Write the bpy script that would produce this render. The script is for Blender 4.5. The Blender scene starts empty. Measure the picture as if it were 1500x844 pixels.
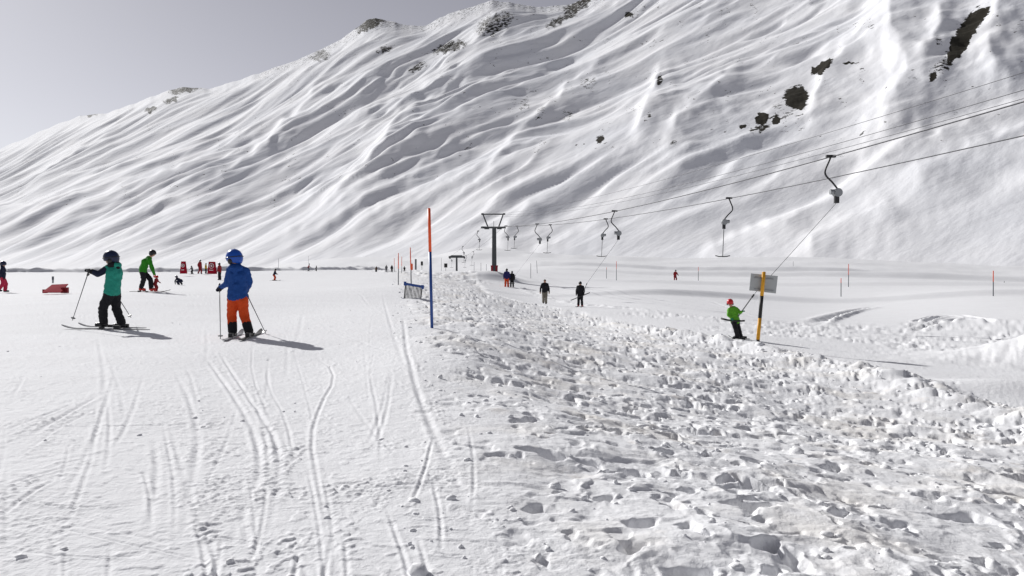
import bpy, math, random
import numpy as np
from mathutils import Vector, Matrix
R = math.radians
scene = bpy.context.scene
col = scene.collection

# ------------------------------------------------------------------ camera
F = 1080.0; W, H = 1500, 844; HOR = 393.0; CAMH = 1.15
PITCH = math.atan((HOR - H / 2) / F)          # negative number of radians = looking down
cam = bpy.data.cameras.new('camera'); camo = bpy.data.objects.new('camera', cam); col.objects.link(camo)
camo.location = (0, 0, CAMH); camo.rotation_euler = (math.pi / 2 + PITCH, 0, 0)
cam.sensor_width = 36; cam.lens = 36 * F / W; cam.clip_start = .05; cam.clip_end = 20000
scene.camera = camo
# ------------------------------------------------------------------ sky and sun
AZ, EL = -45.0, 28.5
world = bpy.data.worlds.new('World'); scene.world = world; world.use_nodes = True
nt = world.node_tree; bg = nt.nodes['Background']
sky = nt.nodes.new('ShaderNodeTexSky'); sky.sky_type = 'NISHITA'; sky.sun_disc = False
sky.sun_elevation = R(EL); sky.sun_rotation = R(AZ); sky.altitude = 1800
sky.air_density = 1.0; sky.dust_density = 1.4; sky.ozone_density = 3.0
hs = nt.nodes.new('ShaderNodeHueSaturation'); hs.inputs['Saturation'].default_value = .22; hs.inputs['Hue'].default_value = .545
nt.links.new(sky.outputs[0], hs.inputs['Color']); nt.links.new(hs.outputs[0], bg.inputs[0])
bg.inputs[1].default_value = .072
sl = bpy.data.lights.new('sun', 'SUN'); sl.energy = 4.3; sl.angle = R(.5); sl.color = (1, .985, .965)
so = bpy.data.objects.new('sun', sl); col.objects.link(so)
sv = Vector((math.sin(R(AZ)) * math.cos(R(EL)), math.cos(R(AZ)) * math.cos(R(EL)), math.sin(R(EL))))
so.rotation_euler = sv.to_track_quat('Z', 'Y').to_euler(); so.location = (0, 0, 50)
vs = scene.view_settings; vs.view_transform = 'Standard'; vs.look = 'None'; vs.exposure = 0; vs.gamma = 1
rng = np.random.RandomState(7); random.seed(5)

# ------------------------------------------------------------------ noise
_perm = np.concatenate([rng.permutation(512)] * 2)
_ang = rng.rand(512) * 2 * math.pi
_gx, _gy = np.cos(_ang), np.sin(_ang)
def noise(x, y, seed=0):
    x = x + seed * 17.31; y = y + seed * 9.17
    xi = np.floor(x).astype(np.int64); yi = np.floor(y).astype(np.int64)
    xf = x - xi; yf = y - yi
    u = xf * xf * xf * (xf * (xf * 6 - 15) + 10); v = yf * yf * yf * (yf * (yf * 6 - 15) + 10)
    def g(ix, iy, fx, fy):
        h = _perm[(_perm[ix & 511] + (iy & 511)) & 511]
        return _gx[h] * fx + _gy[h] * fy
    a = g(xi, yi, xf, yf); b = g(xi + 1, yi, xf - 1, yf)
    c = g(xi, yi + 1, xf, yf - 1); d = g(xi + 1, yi + 1, xf - 1, yf - 1)
    return 1.5 * ((a + (b - a) * u) * (1 - v) + (c + (d - c) * u) * v)
def fbm(x, y, n=4, seed=0, gain=.5, lac=2.03):
    r = 0; a = 1
    for i in range(n):
        r = r + a * noise(x, y, seed + i * 3); x = x * lac; y = y * lac; a *= gain
    return r
def sst(a, b, x):
    t = np.clip((x - a) / (b - a), 0, 1); return t * t * (3 - 2 * t)
def cells(x, y, size, seed, prob, rmin, rmax):
    """jittered dents: 1 at the middle of a dent, 0 outside"""
    cx = np.floor(x / size).astype(np.int64); cy = np.floor(y / size).astype(np.int64)
    out = np.zeros_like(x)
    for i in (-1, 0, 1):
        for j in (-1, 0, 1):
            ix = cx + i; iy = cy + j
            h = _perm[(_perm[(ix + seed * 31) & 511] + (iy & 511)) & 511]
            h2 = _perm[(h + 77) & 511]; h3 = _perm[(h + 191) & 511]; h4 = _perm[(h + 301) & 511]
            px = (ix + .5 + .8 * (h2 / 512 - .5)) * size; py = (iy + .5 + .8 * (h3 / 512 - .5)) * size
            rr = rmin + (rmax - rmin) * h4 / 512; an = h2 / 512 * 6.28
            dx = x - px; dy = y - py
            ex = dx * np.cos(an) + dy * np.sin(an); ey = (-dx * np.sin(an) + dy * np.cos(an)) * 1.5
            d = np.sqrt(ex * ex + ey * ey) / rr
            out = np.maximum(out, np.where(h < prob * 512, 1 - sst(.45, 1.0, d), 0))
    return out

# ------------------------------------------------------------------ where things stand
def ray(px, py):
    a = (px - W / 2) / F; b = (H / 2 - py) / F
    c, s = math.cos(PITCH), math.sin(PITCH)
    return Vector((a, c - b * s, s + b * c))
def P(px, py, D):
    r = ray(px, py); r = r * (D / r.y); return Vector((r.x, r.y, r.z + CAMH))
# heights of the terrain: (column, distance, height)
CP = []
for d in (.7, 2, 5, 9):
    for p in (-700, -200, 200, 500, 700): CP.append((p, d, 0))
CP += [(355, 12.2, 0), (165, 14.3, 0), (633, 12.6, .12), (-300, 16, 0), (450, 20, 0), (590, 20, .05),
       (213, 28, .24), (0, 31, .12), (400, 35, .08), (605, 28, 0.0), (601, 40, .2), (583, 46, .1), (588, 83, .4),
       (262, 58, -.08), (322, 75, -.1), (402, 76, -.1), (267, 98, .3), (100, 90, .2), (-200, 90, .2), (309, 98, .3),
       (452, 154, .55), (550, 150, .45), (300, 138, .35), (0, 138, .3), (-300, 138, .3),
       (0, 230, -4), (300, 230, -3), (-400, 230, -4), (440, 300, 3.6), (510, 300, 5.0), (570, 170, .2),
       (800, 5, -.06), (1000, 5, -.18), (1400, 5, -.4), (1900, 5, -.7), (1000, 3, -.08), (1400, 3, -.22), (1900, 3, -.4),
       (800, 2, -.0), (1400, 2, -.1), (2000, 2, -.2),
       (750, 9, -.15), (900, 9, -.4), (1200, 9, -.8), (1000, 14, -.65), (750, 15, -.1), (850, 20, -.65), (700, 30, -.3), (800, 33, -1.05),
       (650, 50, .0), (700, 61, -.65), (660, 80, .1),
       (1110, 19.8, -1.0), (1290, 15, -1.0), (1500, 10.7, -1.0), (2000, 12, -1.1), (880, 36, -1.15), (730, 60, -1.0), (798, 51, -1.35),
       (1075, 22, -1.0), (745, 75, -.9), (724, 86, -.1), (849, 45, -1.25), (669, 170, .35),
       (1455, 58, -1.05), (1232, 67, -1.7), (1243, 82, -.9), (989, 96, -.65), (1023, 98, -.65), (1300, 30, -1.6), (1300, 42, -1.8), (1150, 32, -1.45),
       (1500, 20, -1.35), (1500, 32, -1.55), (1000, 50, -1.5), (900, 70, -1.1), (2000, 30, -1.4), (2000, 70, -1),
       (560, 250, 4.0), (640, 250, 5.5), (700, 250, 8.0), (770, 250, 6.6), (880, 250, 5.0), (1000, 250, 4.3), (1100, 250, 4.5), (1300, 250, 3.4),
       (1500, 250, 1.5), (2000, 250, 1.0), (800, 130, .8), (1000, 140, .3), (1300, 140, .3), (1500, 140, -.2), (700, 130, .5)]
for p in (-400, 0, 300, 560, 700, 880, 1100, 1500, 2000): CP.append((p, 420, -2 if p > 350 else -6)); CP.append((p, 3000, -12))
for d in (1, 4, 15, 60, 250, 2000): CP.append((-2600, d, 0 if d < 200 else -6)); CP.append((4200, d, -.6 if d < 200 else -8))
cp = np.array(CP, float)
def _uv(x, y):
    th = np.arctan2(x, np.maximum(y, -1e9)); d = np.sqrt(x * x + y * y)
    return th * 2.2, np.log(d + .6) * 1.0
_cx = (cp[:, 0] - 750) / F * cp[:, 1]; _cy = cp[:, 1]
_cu, _cv = _uv(_cx, _cy)
_C = .22
_A = np.sqrt((_cu[:, None] - _cu) ** 2 + (_cv[:, None] - _cv) ** 2 + _C * _C)
_m = cp[:, 2].mean(); _w = np.linalg.solve(_A + np.eye(len(cp)) * .0, cp[:, 2] - _m)
MOUNDS = [(-4.6, 87, 2.6, 1.0, .7), (-2.2, 84.0, 3.2, 1.2, .95), (9.0, 13.2, 1.5, .9, .22), (14.4, 19.6, 2.0, 1.7, .60), (17.2, 20.0, 2.6, 2.2, .7), (6.95, 19.0, .35, .3, .12)]
def poly(pts, x, y):
    """signed distance and along-parameter to a polyline"""
    best = np.full(x.shape, 1e9); side = np.zeros(x.shape)
    for (x0, y0), (x1, y1) in zip(pts[:-1], pts[1:]):
        dx, dy = x1 - x0, y1 - y0; L = dx * dx + dy * dy
        t = np.clip(((x - x0) * dx + (y - y0) * dy) / L, 0, 1)
        qx = x - x0 - t * dx; qy = y - y0 - t * dy; q = np.sqrt(qx * qx + qy * qy)
        m = q < best; best = np.where(m, q, best); side = np.where(m, (qx * dy - qy * dx) / math.sqrt(L) / np.maximum(q, 1e-6), side)
    return best, side
def gpt(px, py, z=0.0):
    """photo pixel -> plan position on ground at height z"""
    r = ray(px, py); k = (z - CAMH) / r.z; return (r.x * k, r.y * k)
def base(x, y):
    x = np.asarray(x, float); y = np.asarray(y, float)
    u, v = _uv(x, y); z = np.full(x.shape, _m)
    for i in range(len(cp)): z = z + _w[i] * np.sqrt((u - _cu[i]) ** 2 + (v - _cv[i]) ** 2 + _C * _C)
    for mx, my, sx, sy, h in MOUNDS:
        z = z + h * np.exp(-((x - mx) / sx) ** 2 - ((y - my) / sy) ** 2)
    return z
def gz(x, y): return float(base(np.array([x]), np.array([y]))[0])
def hit(px, py):
    """distance at which the view ray through a pixel meets the ground"""
    Ds = np.exp(np.linspace(math.log(1.5), math.log(300), 900)); r = ray(px, py); k = Ds / r.y
    zz = base(r.x * k, Ds) - (CAMH + r.z * k); i = int(np.argmax(zz > 0)); return float(Ds[i]) if zz[i] > 0 else 120.0

# ------------------------------------------------------------------ materials
def mat(name, c, rough=.6, metal=0, bump=0, bscale=40, vary=.12, spec=.4):
    m = bpy.data.materials.new(name); m.use_nodes = True; n = m.node_tree; b = n.nodes['Principled BSDF']
    b.inputs['Roughness'].default_value = rough; b.inputs['Metallic'].default_value = metal
    b.inputs['Specular IOR Level'].default_value = spec
    tc = n.nodes.new('ShaderNodeTexCoord'); no = n.nodes.new('ShaderNodeTexNoise'); no.inputs['Scale'].default_value = bscale
    no.inputs['Detail'].default_value = 4; n.links.new(tc.outputs['Object'], no.inputs['Vector'])
    mx = n.nodes.new('ShaderNodeMix'); mx.data_type = 'RGBA'
    mx.inputs['A'].default_value = (*[v * (1 - vary) for v in c], 1); mx.inputs['B'].default_value = (*[min(1, v * (1 + vary)) for v in c], 1)
    n.links.new(no.outputs['Fac'], mx.inputs['Factor']); n.links.new(mx.outputs['Result'], b.inputs['Base Color'])
    if bump:
        bp = n.nodes.new('ShaderNodeBump'); bp.inputs['Strength'].default_value = bump; bp.inputs['Distance'].default_value = .01
        n.links.new(no.outputs['Fac'], bp.inputs['Height']); n.links.new(bp.outputs[0], b.inputs['Normal'])
    return m
M = dict(
 steel=mat('dark_steel', (.075, .08, .085), .5, .3, .2), rope=mat('wire_rope', (.05, .05, .055), .5, .5),
 galv=mat('galvanised_steel', (.3, .31, .32), .45, .6), black=mat('black_plastic', (.02, .02, .022), .45),
 redpad=mat('red_padding', (.28, .015, .025), .7), redsign=mat('red_sign', (.36, .012, .03), .9, spec=.05), white=mat('white_print', (.75, .75, .75), .5),
 orange=mat('orange_pole_paint', (.85, .10, .02), .45), bluep=mat('blue_pole_paint', (.02, .07, .28), .4), darkpole=mat('dark_pole_paint', (.06, .07, .09), .5),
 pinkpole=mat('red_pole_tip', (.8, .12, .08), .5), yellow=mat('yellow_post_paint', (.75, .36, .02), .5), blackp=mat('black_post_paint', (.02, .02, .02), .5),
 panel=mat('grey_sheet_metal', (.45, .47, .47), .5, .1, vary=.05), wood=mat('weathered_wood', (.2, .17, .14), .8), graypost=mat('grey_post', (.2, .2, .2), .7),
 skin=mat('skin', (.5, .29, .2), .6), hair=mat('dark_hair', (.03, .02, .015), .7), grayski=mat('ski_topsheet', (.25, .25, .26), .35), shaft=mat('pole_shaft', (.08, .08, .09), .4, .5),
)
def cloth(name, c): return mat(name, c, .75, 0, .35, 45, .18, .25)
for k, c in dict(teal=(.02, .27, .2), navy=(.012, .016, .04), blackc=(.012, .012, .015), blue=(.010, .06, .25), orangec=(.62, .065, .01), green=(.025, .22, .012),
                 redc=(.26, .014, .02), pink=(.5, .025, .07), beige=(.21, .19, .155), kidgreen=(.13, .42, .03), darkgreen=(.02, .2, .12), brown=(.10, .05, .03), yellowc=(.5, .33, .03),
                 royal=(.02, .02, .11), grayc=(.12, .12, .13), sleeve=(.5, .52, .53)).items(): M[k] = cloth(k + '_cloth', c)
for k, c in dict(navyh=(.012, .02, .06), blueh=(.01, .08, .42), redh=(.6, .02, .03), blackh=(.015, .015, .018), lens=(.05, .04, .03), bootr=(.6, .03, .02), bootw=(.3, .3, .3)).items():
    M[k] = mat(k + '_shell', c, .3)

def snow_mat(name, mountain=False):
    m = bpy.data.materials.new(name); m.use_nodes = True; n = m.node_tree; b = n.nodes['Principled BSDF']; L = n.links.new
    b.inputs['Roughness'].default_value = .85; b.inputs['Specular IOR Level'].default_value = .08
    tc = n.nodes.new('ShaderNodeTexCoord')
    def ns(scale, det=5, rough=.55, vec=None):
        q = n.nodes.new('ShaderNodeTexNoise'); q.inputs['Scale'].default_value = scale; q.inputs['Detail'].default_value = det
        q.inputs['Roughness'].default_value = rough; L(vec or tc.outputs['Object'], q.inputs['Vector']); return q.outputs['Fac']
    def mixc(f, a, bb):
        q = n.nodes.new('ShaderNodeMix'); q.data_type = 'RGBA'
        (L(f, q.inputs['Factor']) if not isinstance(f, float) else None)
        for s, v in (('A', a), ('B', bb)):
            if isinstance(v, tuple): q.inputs[s].default_value = (*v, 1)
            else: L(v, q.inputs[s])
        return q.outputs['Result']
    def rng_(f, a, bb, lo=0., hi=1.):
        q = n.nodes.new('ShaderNodeMapRange'); q.inputs[1].default_value = a; q.inputs[2].default_value = bb
        q.inputs[3].default_value = lo; q.inputs[4].default_value = hi; L(f, q.inputs[0]); return q.outputs[0]
    def mul(a, bb):
        q = n.nodes.new('ShaderNodeMath'); q.operation = 'MULTIPLY'; L(a, q.inputs[0])
        (L(bb, q.inputs[1]) if not isinstance(bb, float) else setattr(q.inputs[1], 'default_value', bb)); return q.outputs[0]
    def attr(nm):
        q = n.nodes.new('ShaderNodeAttribute'); q.attribute_name = nm; return q.outputs['Fac']
    bp = n.nodes.new('ShaderNodeBump'); bp.inputs['Strength'].default_value = 1
    if mountain:
        c = mixc(rng_(ns(.01), .35, .65), (.865, .875, .905), (.90, .90, .915))
        rk = attr('rock')
        q = n.nodes.new('ShaderNodeMath'); q.operation = 'ADD'; L(rk, q.inputs[0]); L(rng_(ns(.15, 9, .75), 0., 1., -1.1, 1.1), q.inputs[1])
        rock = mixc(ns(.25, 6), (.018, .017, .012), (.05, .045, .036))
        c = mixc(rng_(q.outputs[0], .52, .58), c, rock)
        mp = n.nodes.new('ShaderNodeMapping'); mp.inputs['Rotation'].default_value = (0, 0, R(-38)); L(tc.outputs['Object'], mp.inputs['Vector'])
        mp2 = n.nodes.new('ShaderNodeMapping'); mp2.inputs['Scale'].default_value = (.25, 1, 1); L(mp.outputs[0], mp2.inputs['Vector'])
        h = ns(.05, 7, .5, mp2.outputs[0]); bp.inputs['Distance'].default_value = 4.0
        bp.inputs['Strength'].default_value = .45
        L(h, bp.inputs['Height'])
    else:
        c = mixc(rng_(ns(.7, 4), .35, .7), (.865, .87, .885), (.84, .842, .855))
        dust = mul(rng_(ns(.9, 6, .6), .50, .74, 0, .38), attr('berm'))
        c = mixc(dust, c, (.84, .76, .62))
        dust2 = mul(rng_(ns(2.7, 4, .6), .60, .74, 0, .3), attr('berm'))
        c = mixc(dust2, c, (.76, .65, .52))
        q = n.nodes.new('ShaderNodeMath'); q.operation = 'ADD'; L(mul(ns(9, 6, .66), .028), q.inputs[0]); L(mul(ns(60, 3, .6), .004), q.inputs[1])
        bp.inputs['Distance'].default_value = .8; bp.inputs['Strength'].default_value = .7
        L(q.outputs[0], bp.inputs['Height'])
    L(c, b.inputs['Base Color']); L(bp.outputs[0], b.inputs['Normal'])
    return m
M['snow'] = snow_mat('piste_snow'); M['mount'] = snow_mat('mountain_snow', True)

# ------------------------------------------------------------------ grids
def grid_mesh(name, X, Y, Z, material, wrap=False, attrs={}):
    nr, nc = X.shape
    co = np.stack([X, Y, Z], -1).reshape(-1, 3).astype(np.float32)
    i = np.arange(nr - 1)[:, None]; j = np.arange(nc if wrap else nc - 1)[None, :]; j2 = (j + 1) % nc
    f = np.stack([i * nc + j, i * nc + j2, (i + 1) * nc + j2, (i + 1) * nc + j], -1).reshape(-1, 4)
    me = bpy.data.meshes.new(name); me.vertices.add(len(co)); me.vertices.foreach_set('co', co.ravel())
    me.loops.add(f.size); me.loops.foreach_set('vertex_index', f.ravel().astype(np.int32))
    me.polygons.add(len(f)); me.polygons.foreach_set('loop_start', np.arange(0, f.size, 4, dtype=np.int32))
    me.polygons.foreach_set('loop_total', np.full(len(f), 4, np.int32))
    me.update(calc_edges=True); me.validate()
    me.polygons.foreach_set('use_smooth', np.ones(len(me.polygons), bool))
    for k, a in attrs.items():
        at = me.attributes.new(k, 'FLOAT', 'POINT'); at.data.foreach_set('value', a.reshape(-1).astype(np.float32))
    me.materials.append(material); o = bpy.data.objects.new(name, me); col.objects.link(o); return o

# --- the snow field, one sheet round the camera out to the mountain foot
th = np.concatenate([np.linspace(R(-180), R(-60), 24, endpoint=False), np.linspace(R(-60), R(-38), 36, endpoint=False), np.linspace(R(-38), R(38), 980, endpoint=False),
                     np.linspace(R(38), R(60), 36, endpoint=False), np.linspace(R(60), R(180), 24, endpoint=False)])
ys = np.concatenate([np.linspace(395.0, 420, 170, endpoint=False), np.linspace(420, 860, 520, endpoint=False), np.linspace(860, 1500, 50, endpoint=False), np.array([1500, 2200, 4000, 12000, 1e5])])
dd = np.concatenate([1242 / (ys[::-1] - 393), np.exp(np.linspace(math.log(1242 / 1.95), math.log(9000), 24))])
dd = np.unique(np.concatenate([dd, np.arange(116, 160, .5)]))
D_, T_ = np.meshgrid(dd, th, indexing='ij')
X = D_ * np.sin(T_); Y = D_ * np.cos(T_); Z = base(X, Y)
xb = .35 - .165 * np.clip(Y, -20, 100)
xr = np.interp(Y, [-20, 0, 10.7, 15, 19.8, 22, 36, 61, 85, 120], [8, 7.8, 7.6, 7.5, 6.5, 5.9, 4.0, -1.9, -4.6, -12])
wob = .35 * fbm(X / 2.2, Y / 2.2, 3, 5)
sc = np.clip(Y, 1, 200)
berm = sst(-.15, .9, X - xb + wob * (0.5 + Y / 40)) * (1 - sst(-.25, .35, X - xr + wob)) * (1 - sst(80, 110, Y)) * sst(-30, -8, Y)
near = 1 - sst(60, 160, D_)
# trampled, broken snow
warpx = X + .12 * noise(X / .3, Y / .3, 21); warpy = Y + .12 * noise(X / .3, Y / .3, 22)
warpx = warpx + .035 * noise(X / .08, Y / .08, 23); warpy = warpy + .035 * noise(X / .08, Y / .08, 24)
patch = .35 + .65 * sst(-.35, .45, fbm(X / 1.6, Y / 1.6, 3, 41))
dz = .055 * fbm(X / 1.3, Y / 1.3, 3, 1, .45) + .026 * fbm(warpx / .4, warpy / .4, 4, 2, .55) * patch
dz += -.105 * cells(warpx, warpy, .50, 3, .52, .08, .19) * patch - .095 * cells(warpx + 3, warpy, .41, 6, .45, .07, .17) * patch - .055 * cells(warpx, warpy, .23, 9, .5, .05, .11) * patch
rid = 1 - np.abs(noise(warpx / .22, warpy / .22, 31)) * 2.2
dz += .012 * rid * patch
dz += .014 * sst(.25, .5, noise(warpx / .15, warpy / .15, 33)) * sst(-.1, .4, fbm(X / 1.1, Y / 1.1, 2, 34))
e_ = np.clip((X - xb) / np.maximum(xr - xb, 1), 0, 1)
edge = np.exp(-((X - xr + .7) / .6) ** 2) * (1 - .85 * sst(20, 36, Y))
dz += edge * (.10 + .16 * np.abs(noise(X / .5, Y / .5, 55)))
Z += berm * dz * (1 - .0 * e_) + berm * .05 * (1 - sst(20, 36, Y)) - berm * .12 * sst(26, 45, Y) * sst(.4, 1, e_)
# far side of the lift track: low trampled bank and a churned hollow
def strip(pts, w, x=X, y=Y): q, s = poly(pts, x, y); return 1 - sst(w * .4, w, q), s
bank1, _ = strip([(0.9, 75), (5.5, 52), (9.5, 36), (11.5, 28), (14, 24), (19, 17)], .8)
Z += bank1 * near * (.04 + .09 * fbm(X / .7, Y / .7, 3, 66, .6))
churn, _ = strip([(8, 37), (13, 36), (18, 34), (25, 33)], 3.6)
churn2, _ = strip([(8.5, 28), (12, 26), (15, 24), (20, 22)], 2.6)
ch = np.maximum(np.maximum(churn, churn2), sst(19, 24, Y) * (1 - sst(36, 39, Y)) * sst(9.0, 10.2, X - .02 * Y) * (1 - sst(24, 30, X)) * .9) * (1 - berm) * sst(-.6, .3, fbm(X / 2.5, Y / 2.5, 3, 61))
Z += ch * .7 * (.075 * fbm(X / .28, Y / .6, 4, 71, .6) - .09 * cells(X, Y, .6, 13, .5, .14, .3) - .05)
md = np.exp(-((X - 15) / 4) ** 2 - ((Y - 20) / 2.2) ** 2) * (1 - berm)
Z += md * (.13 * fbm(X / .8, Y / .8, 4, 75, .55)) * (.35 + 1.1 * sst(20.5, 18, Y))
churn3, _ = strip([(-6, 78), (-12, 92), (-18, 110)], 5)
Z += churn3 * .25 * fbm(X / 1.2, Y / 1.2, 3, 73)
# piste relief: gentle waves, crumbs, edge drag
piste = (1 - berm) * near
Z += piste * (.008 * fbm(X / 2.5, Y / 2.5, 3, 81) + .0018 * fbm(X / .35, Y / .4, 3, 82))
crumb_zone = sst(.15, .6, fbm(X / .9, Y / 1.4, 4, 83))
Z += piste * (D_ < 40) * sst(.0, .5, fbm(X / .5, Y / .6, 4, 86)) * (.0034 * sst(.12, .4, noise(X / .05, Y / .04, 87)) + .003 * noise(X / .022, Y / .02, 88))
Z += piste * crumb_zone * .0038 * sst(.2, .5, noise(X / .045, Y / .045, 84)) * (D_ < 40)
Z += piste * .004 * sst(.38, .55, noise(X / .10, Y / .07, 85)) * (D_ < 40)
# ski tracks: grooves with thrown-up edges, in photo reading order
TR = [([(255, 540), (285, 600), (292, 660), (270, 760), (262, 844)], .05, .018),
      ([(300, 520), (345, 580), (378, 640), (382, 700), (335, 800), (320, 860)], .045, .03),
      ([(318, 510), (372, 590), (410, 650), (408, 720), (385, 800), (372, 860)], .04, .03),
      ([(430, 515), (480, 530), (492, 555), (470, 590), (455, 640), (465, 700), (480, 770), (487, 860)], .03, .022),
      ([(20, 580), (36, 552)], .03, .02), ([(0, 600), (60, 570), (150, 545)], .03, .018), ([(36, 645), (90, 612), (150, 578)], .05, .035),
      ([(0, 635), (60, 612), (120, 588)], .04, .025), ([(80, 627), (200, 624), (300, 620)], .03, .02), ([(90, 618), (180, 600), (260, 598)], .03, .018),
      ([(0, 715), (60, 695), (110, 682)], .04, .025), ([(0, 758), (50, 720), (90, 700)], .03, .02), ([(0, 690), (110, 610), (235, 570)], .03, .014),
      ([(370, 500), (368, 545), (395, 610), (410, 640)], .025, .015), ([(395, 515), (390, 560), (420, 610), (432, 680), (420, 760)], .025, .014),
      ([(548, 520), (540, 560), (548, 540)], .02, .012), ([(540, 545), (555, 610), (560, 700)], .03, .012), ([(560, 445), (540, 480), (545, 560)], .03, .01),
      ([(205, 580), (255, 560), (275, 552)], .02, .014), ([(225, 640), (232, 700), (215, 800)], .04, .015), ([(590, 470), (598, 540), (640, 650), (690, 760), (720, 860)], .06, .03),
      ([(560, 430), (575, 500), (600, 560), (640, 600)], .06, .02), ([(700, 600), (760, 590), (800, 600)], .05, .03), ([(520, 720), (620, 712), (700, 716)], .04, .02),
      ([(0, 470), (80, 462), (150, 470)], .05, .02), ([(200, 450), (260, 455), (330, 446)], .05, .03), ([(0, 545), (90, 520), (200, 500), (320, 478)], .04, .015),
      ([(380, 440), (450, 470), (520, 475)], .05, .02), ([(420, 410), (520, 425), (560, 470)], .08, .03), ([(100, 440), (240, 436), (330, 445)], .07, .03)]
for k in range(22):
    x0 = random.uniform(-40, 590); y0 = random.uniform(440, 780); a = random.choice([random.uniform(-.25, .15), random.uniform(1.0, 1.7), random.uniform(1.2, 1.6)]); l = random.uniform(120, 380)
    pts = []; bend = random.uniform(-.5, .5)
    for q in range(6): pts.append((x0, y0)); x0 += math.cos(a) * l / 5; y0 += abs(math.sin(a)) * l / 5 + 1; a += bend / 5
    TR.append((pts, random.uniform(.015, .035), random.uniform(.004, .011)))
def carve(pts, w, dp, zz=0.0, mask=None):
    global Z
    pts = [pts[0]] + [((a0 + 3 * a1) / 4 if k_ else (3 * a0 + a1) / 4, (b0 + 3 * b1) / 4 if k_ else (3 * b0 + b1) / 4) for (a0, b0), (a1, b1) in zip(pts[:-1], pts[1:]) for k_ in (0, 1)] + [pts[-1]]
    g = [gpt(a, b, zz) for a, b in pts]
    gx = [p[0] for p in g]; gy = [p[1] for p in g]; mrg = w * 5
    sel = (X > min(gx) - mrg) & (X < max(gx) + mrg) & (Y > min(gy) - mrg) & (Y < max(gy) + mrg)
    if not sel.any(): return
    x = X[sel]; y = Y[sel]; q, s = poly(g, x, y)
    n_ = .75 + .35 * np.abs(noise(x / .13, y / .13, 91))
    d = -dp * np.exp(-(q / w) ** 2) + dp * .75 * np.exp(-((q - 1.9 * w) / w) ** 2) * n_ * np.where(s > 0, 1, .45)
    fd = sst(0, .3 * math.hypot(gx[0] - gx[-1], gy[0] - gy[-1]), np.minimum(np.hypot(x - gx[0], y - gy[0]), np.hypot(x - gx[-1], y - gy[-1])))
    Z[sel] += fd * d * (.8 + .5 * noise(x / .7, y / .7, 92))
for pts, w, dp in TR: 
    carve(pts, w * .42, dp * .40)
    g = [gpt(a_, b_) for a_, b_ in pts]; q, sd = poly(g, X[:dd.searchsorted(40)], Y[:dd.searchsorted(40)]); n_ = len(q); x_ = X[:n_]; y_ = Y[:n_]
    if dp > .017: Z[:n_] += np.exp(-((q - .09) / .07) ** 2) * np.where(sd > 0, .5, 1) * .007 * sst(.05, .4, noise(x_ / .045, y_ / .045, 93)) * sst(-.4, .3, noise(x_ / .4, y_ / .4, 94))
for k in range(60):
    x0 = random.uniform(-60, 700); y0 = random.uniform(430, 820); a = random.choice([random.uniform(-.5, .12), random.uniform(1.2, 1.9)]); l = random.uniform(60, 240)
    q = gpt(x0, y0); d_ = q[1]; carve([(x0, y0), (x0 + math.cos(a) * l * .5, y0 + abs(math.sin(a)) * l * .5), (x0 + math.cos(a + .12) * l, y0 + abs(math.sin(a + .12)) * l + 1)], max(.009, .0018 * d_), random.uniform(.003, .007))
# foot tracks and ski arcs in the hollow beyond the lift track
for pts, w, dp in [([(1185, 473), (1205, 462), (1240, 450), (1290, 444)], .30, .24), ([(1195, 474), (1225, 458), (1262, 448)], .16, .15),
                   ([(1320, 478), (1370, 464), (1400, 461)], .16, .15), ([(1335, 480), (1390, 466), (1440, 468), (1475, 474)], .18, .18), ([(1310, 474), (1360, 462), (1390, 460)], .13, .14),
                   ([(1400, 461), (1450, 470)], .15, .1), ([(1220, 505), (1240, 501), (1270, 497)], .12, .1), ([(950, 440), (1010, 446), (1055, 448)], .12, .05),
                   ([(1090, 475), (1200, 478), (1330, 477)], .16, .2), ([(1000, 436), (1060, 446), (1110, 466)], .15, .03)]:
    carve(pts, w, dp, -1.6)
# terraces and banks further out (their near faces turn away from the sun)
for pts, hgt, wd in [([(-90, 108), (-60, 118), (-46, 122), (-36, 125), (-30, 131), (-26, 142)], .32, 1.0),
                     ([(-3, 122), (3, 121), (10, 117), (18, 110), (30, 100), (60, 92)], .16, 1.0), ([(0, 165), (12, 160), (30, 150), (60, 135)], .5, 2.5),
                     ([(14, 66), (22, 66), (32, 62), (46, 56)], .45, 1.6), ([(20, 88), (34, 84), (50, 78)], .4, 2.5), ([(26, 120), (44, 112), (70, 100)], .6, 4),
                     ([(-32, 210), (-15, 200), (0, 205), (20, 195)], .7, 3)]:
    q, s = poly(pts, X, Y)
    wd = max(.8, wd * .5) if pts[0][0] > -80 else .55; Z += (1.0 if min(p_[1] for p_ in pts) < 95 else 1.9) * hgt * np.exp(-q / 12) * sst(-wd, wd, -q * s) * ((.9 + .8 * fbm(X / 4, Y / 4, 3, 95)) if pts[0][0] < -80 else (1 + .35 * noise(X / 14, Y / 14, 95)))
Z += sst(60, 200, D_) * (1 - sst(500, 900, D_)) * (.35 * fbm(X / 30, Y / 14, 4, 97))
ground = grid_mesh('snow_field', X[::-1], Y[::-1], Z[::-1], M['snow'], True, {'berm': berm[::-1]})
ground['kind'] = 'structure'; ground['label'] = 'groomed white piste with ski tracks and a trampled lumpy strip of snow'
GX, GY, GZ = X, Y, Z
def surf(x, y):
    """fine height of the finished sheet at a point"""
    d = math.hypot(x, y); t = math.atan2(x, y); i = int(np.clip(np.searchsorted(dd, d), 1, len(dd) - 1)); j = int(np.clip(np.searchsorted(th, t), 1, len(th) - 1))
    return float(GZ[i - 1:i + 1, j - 1:j + 1].mean())

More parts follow.
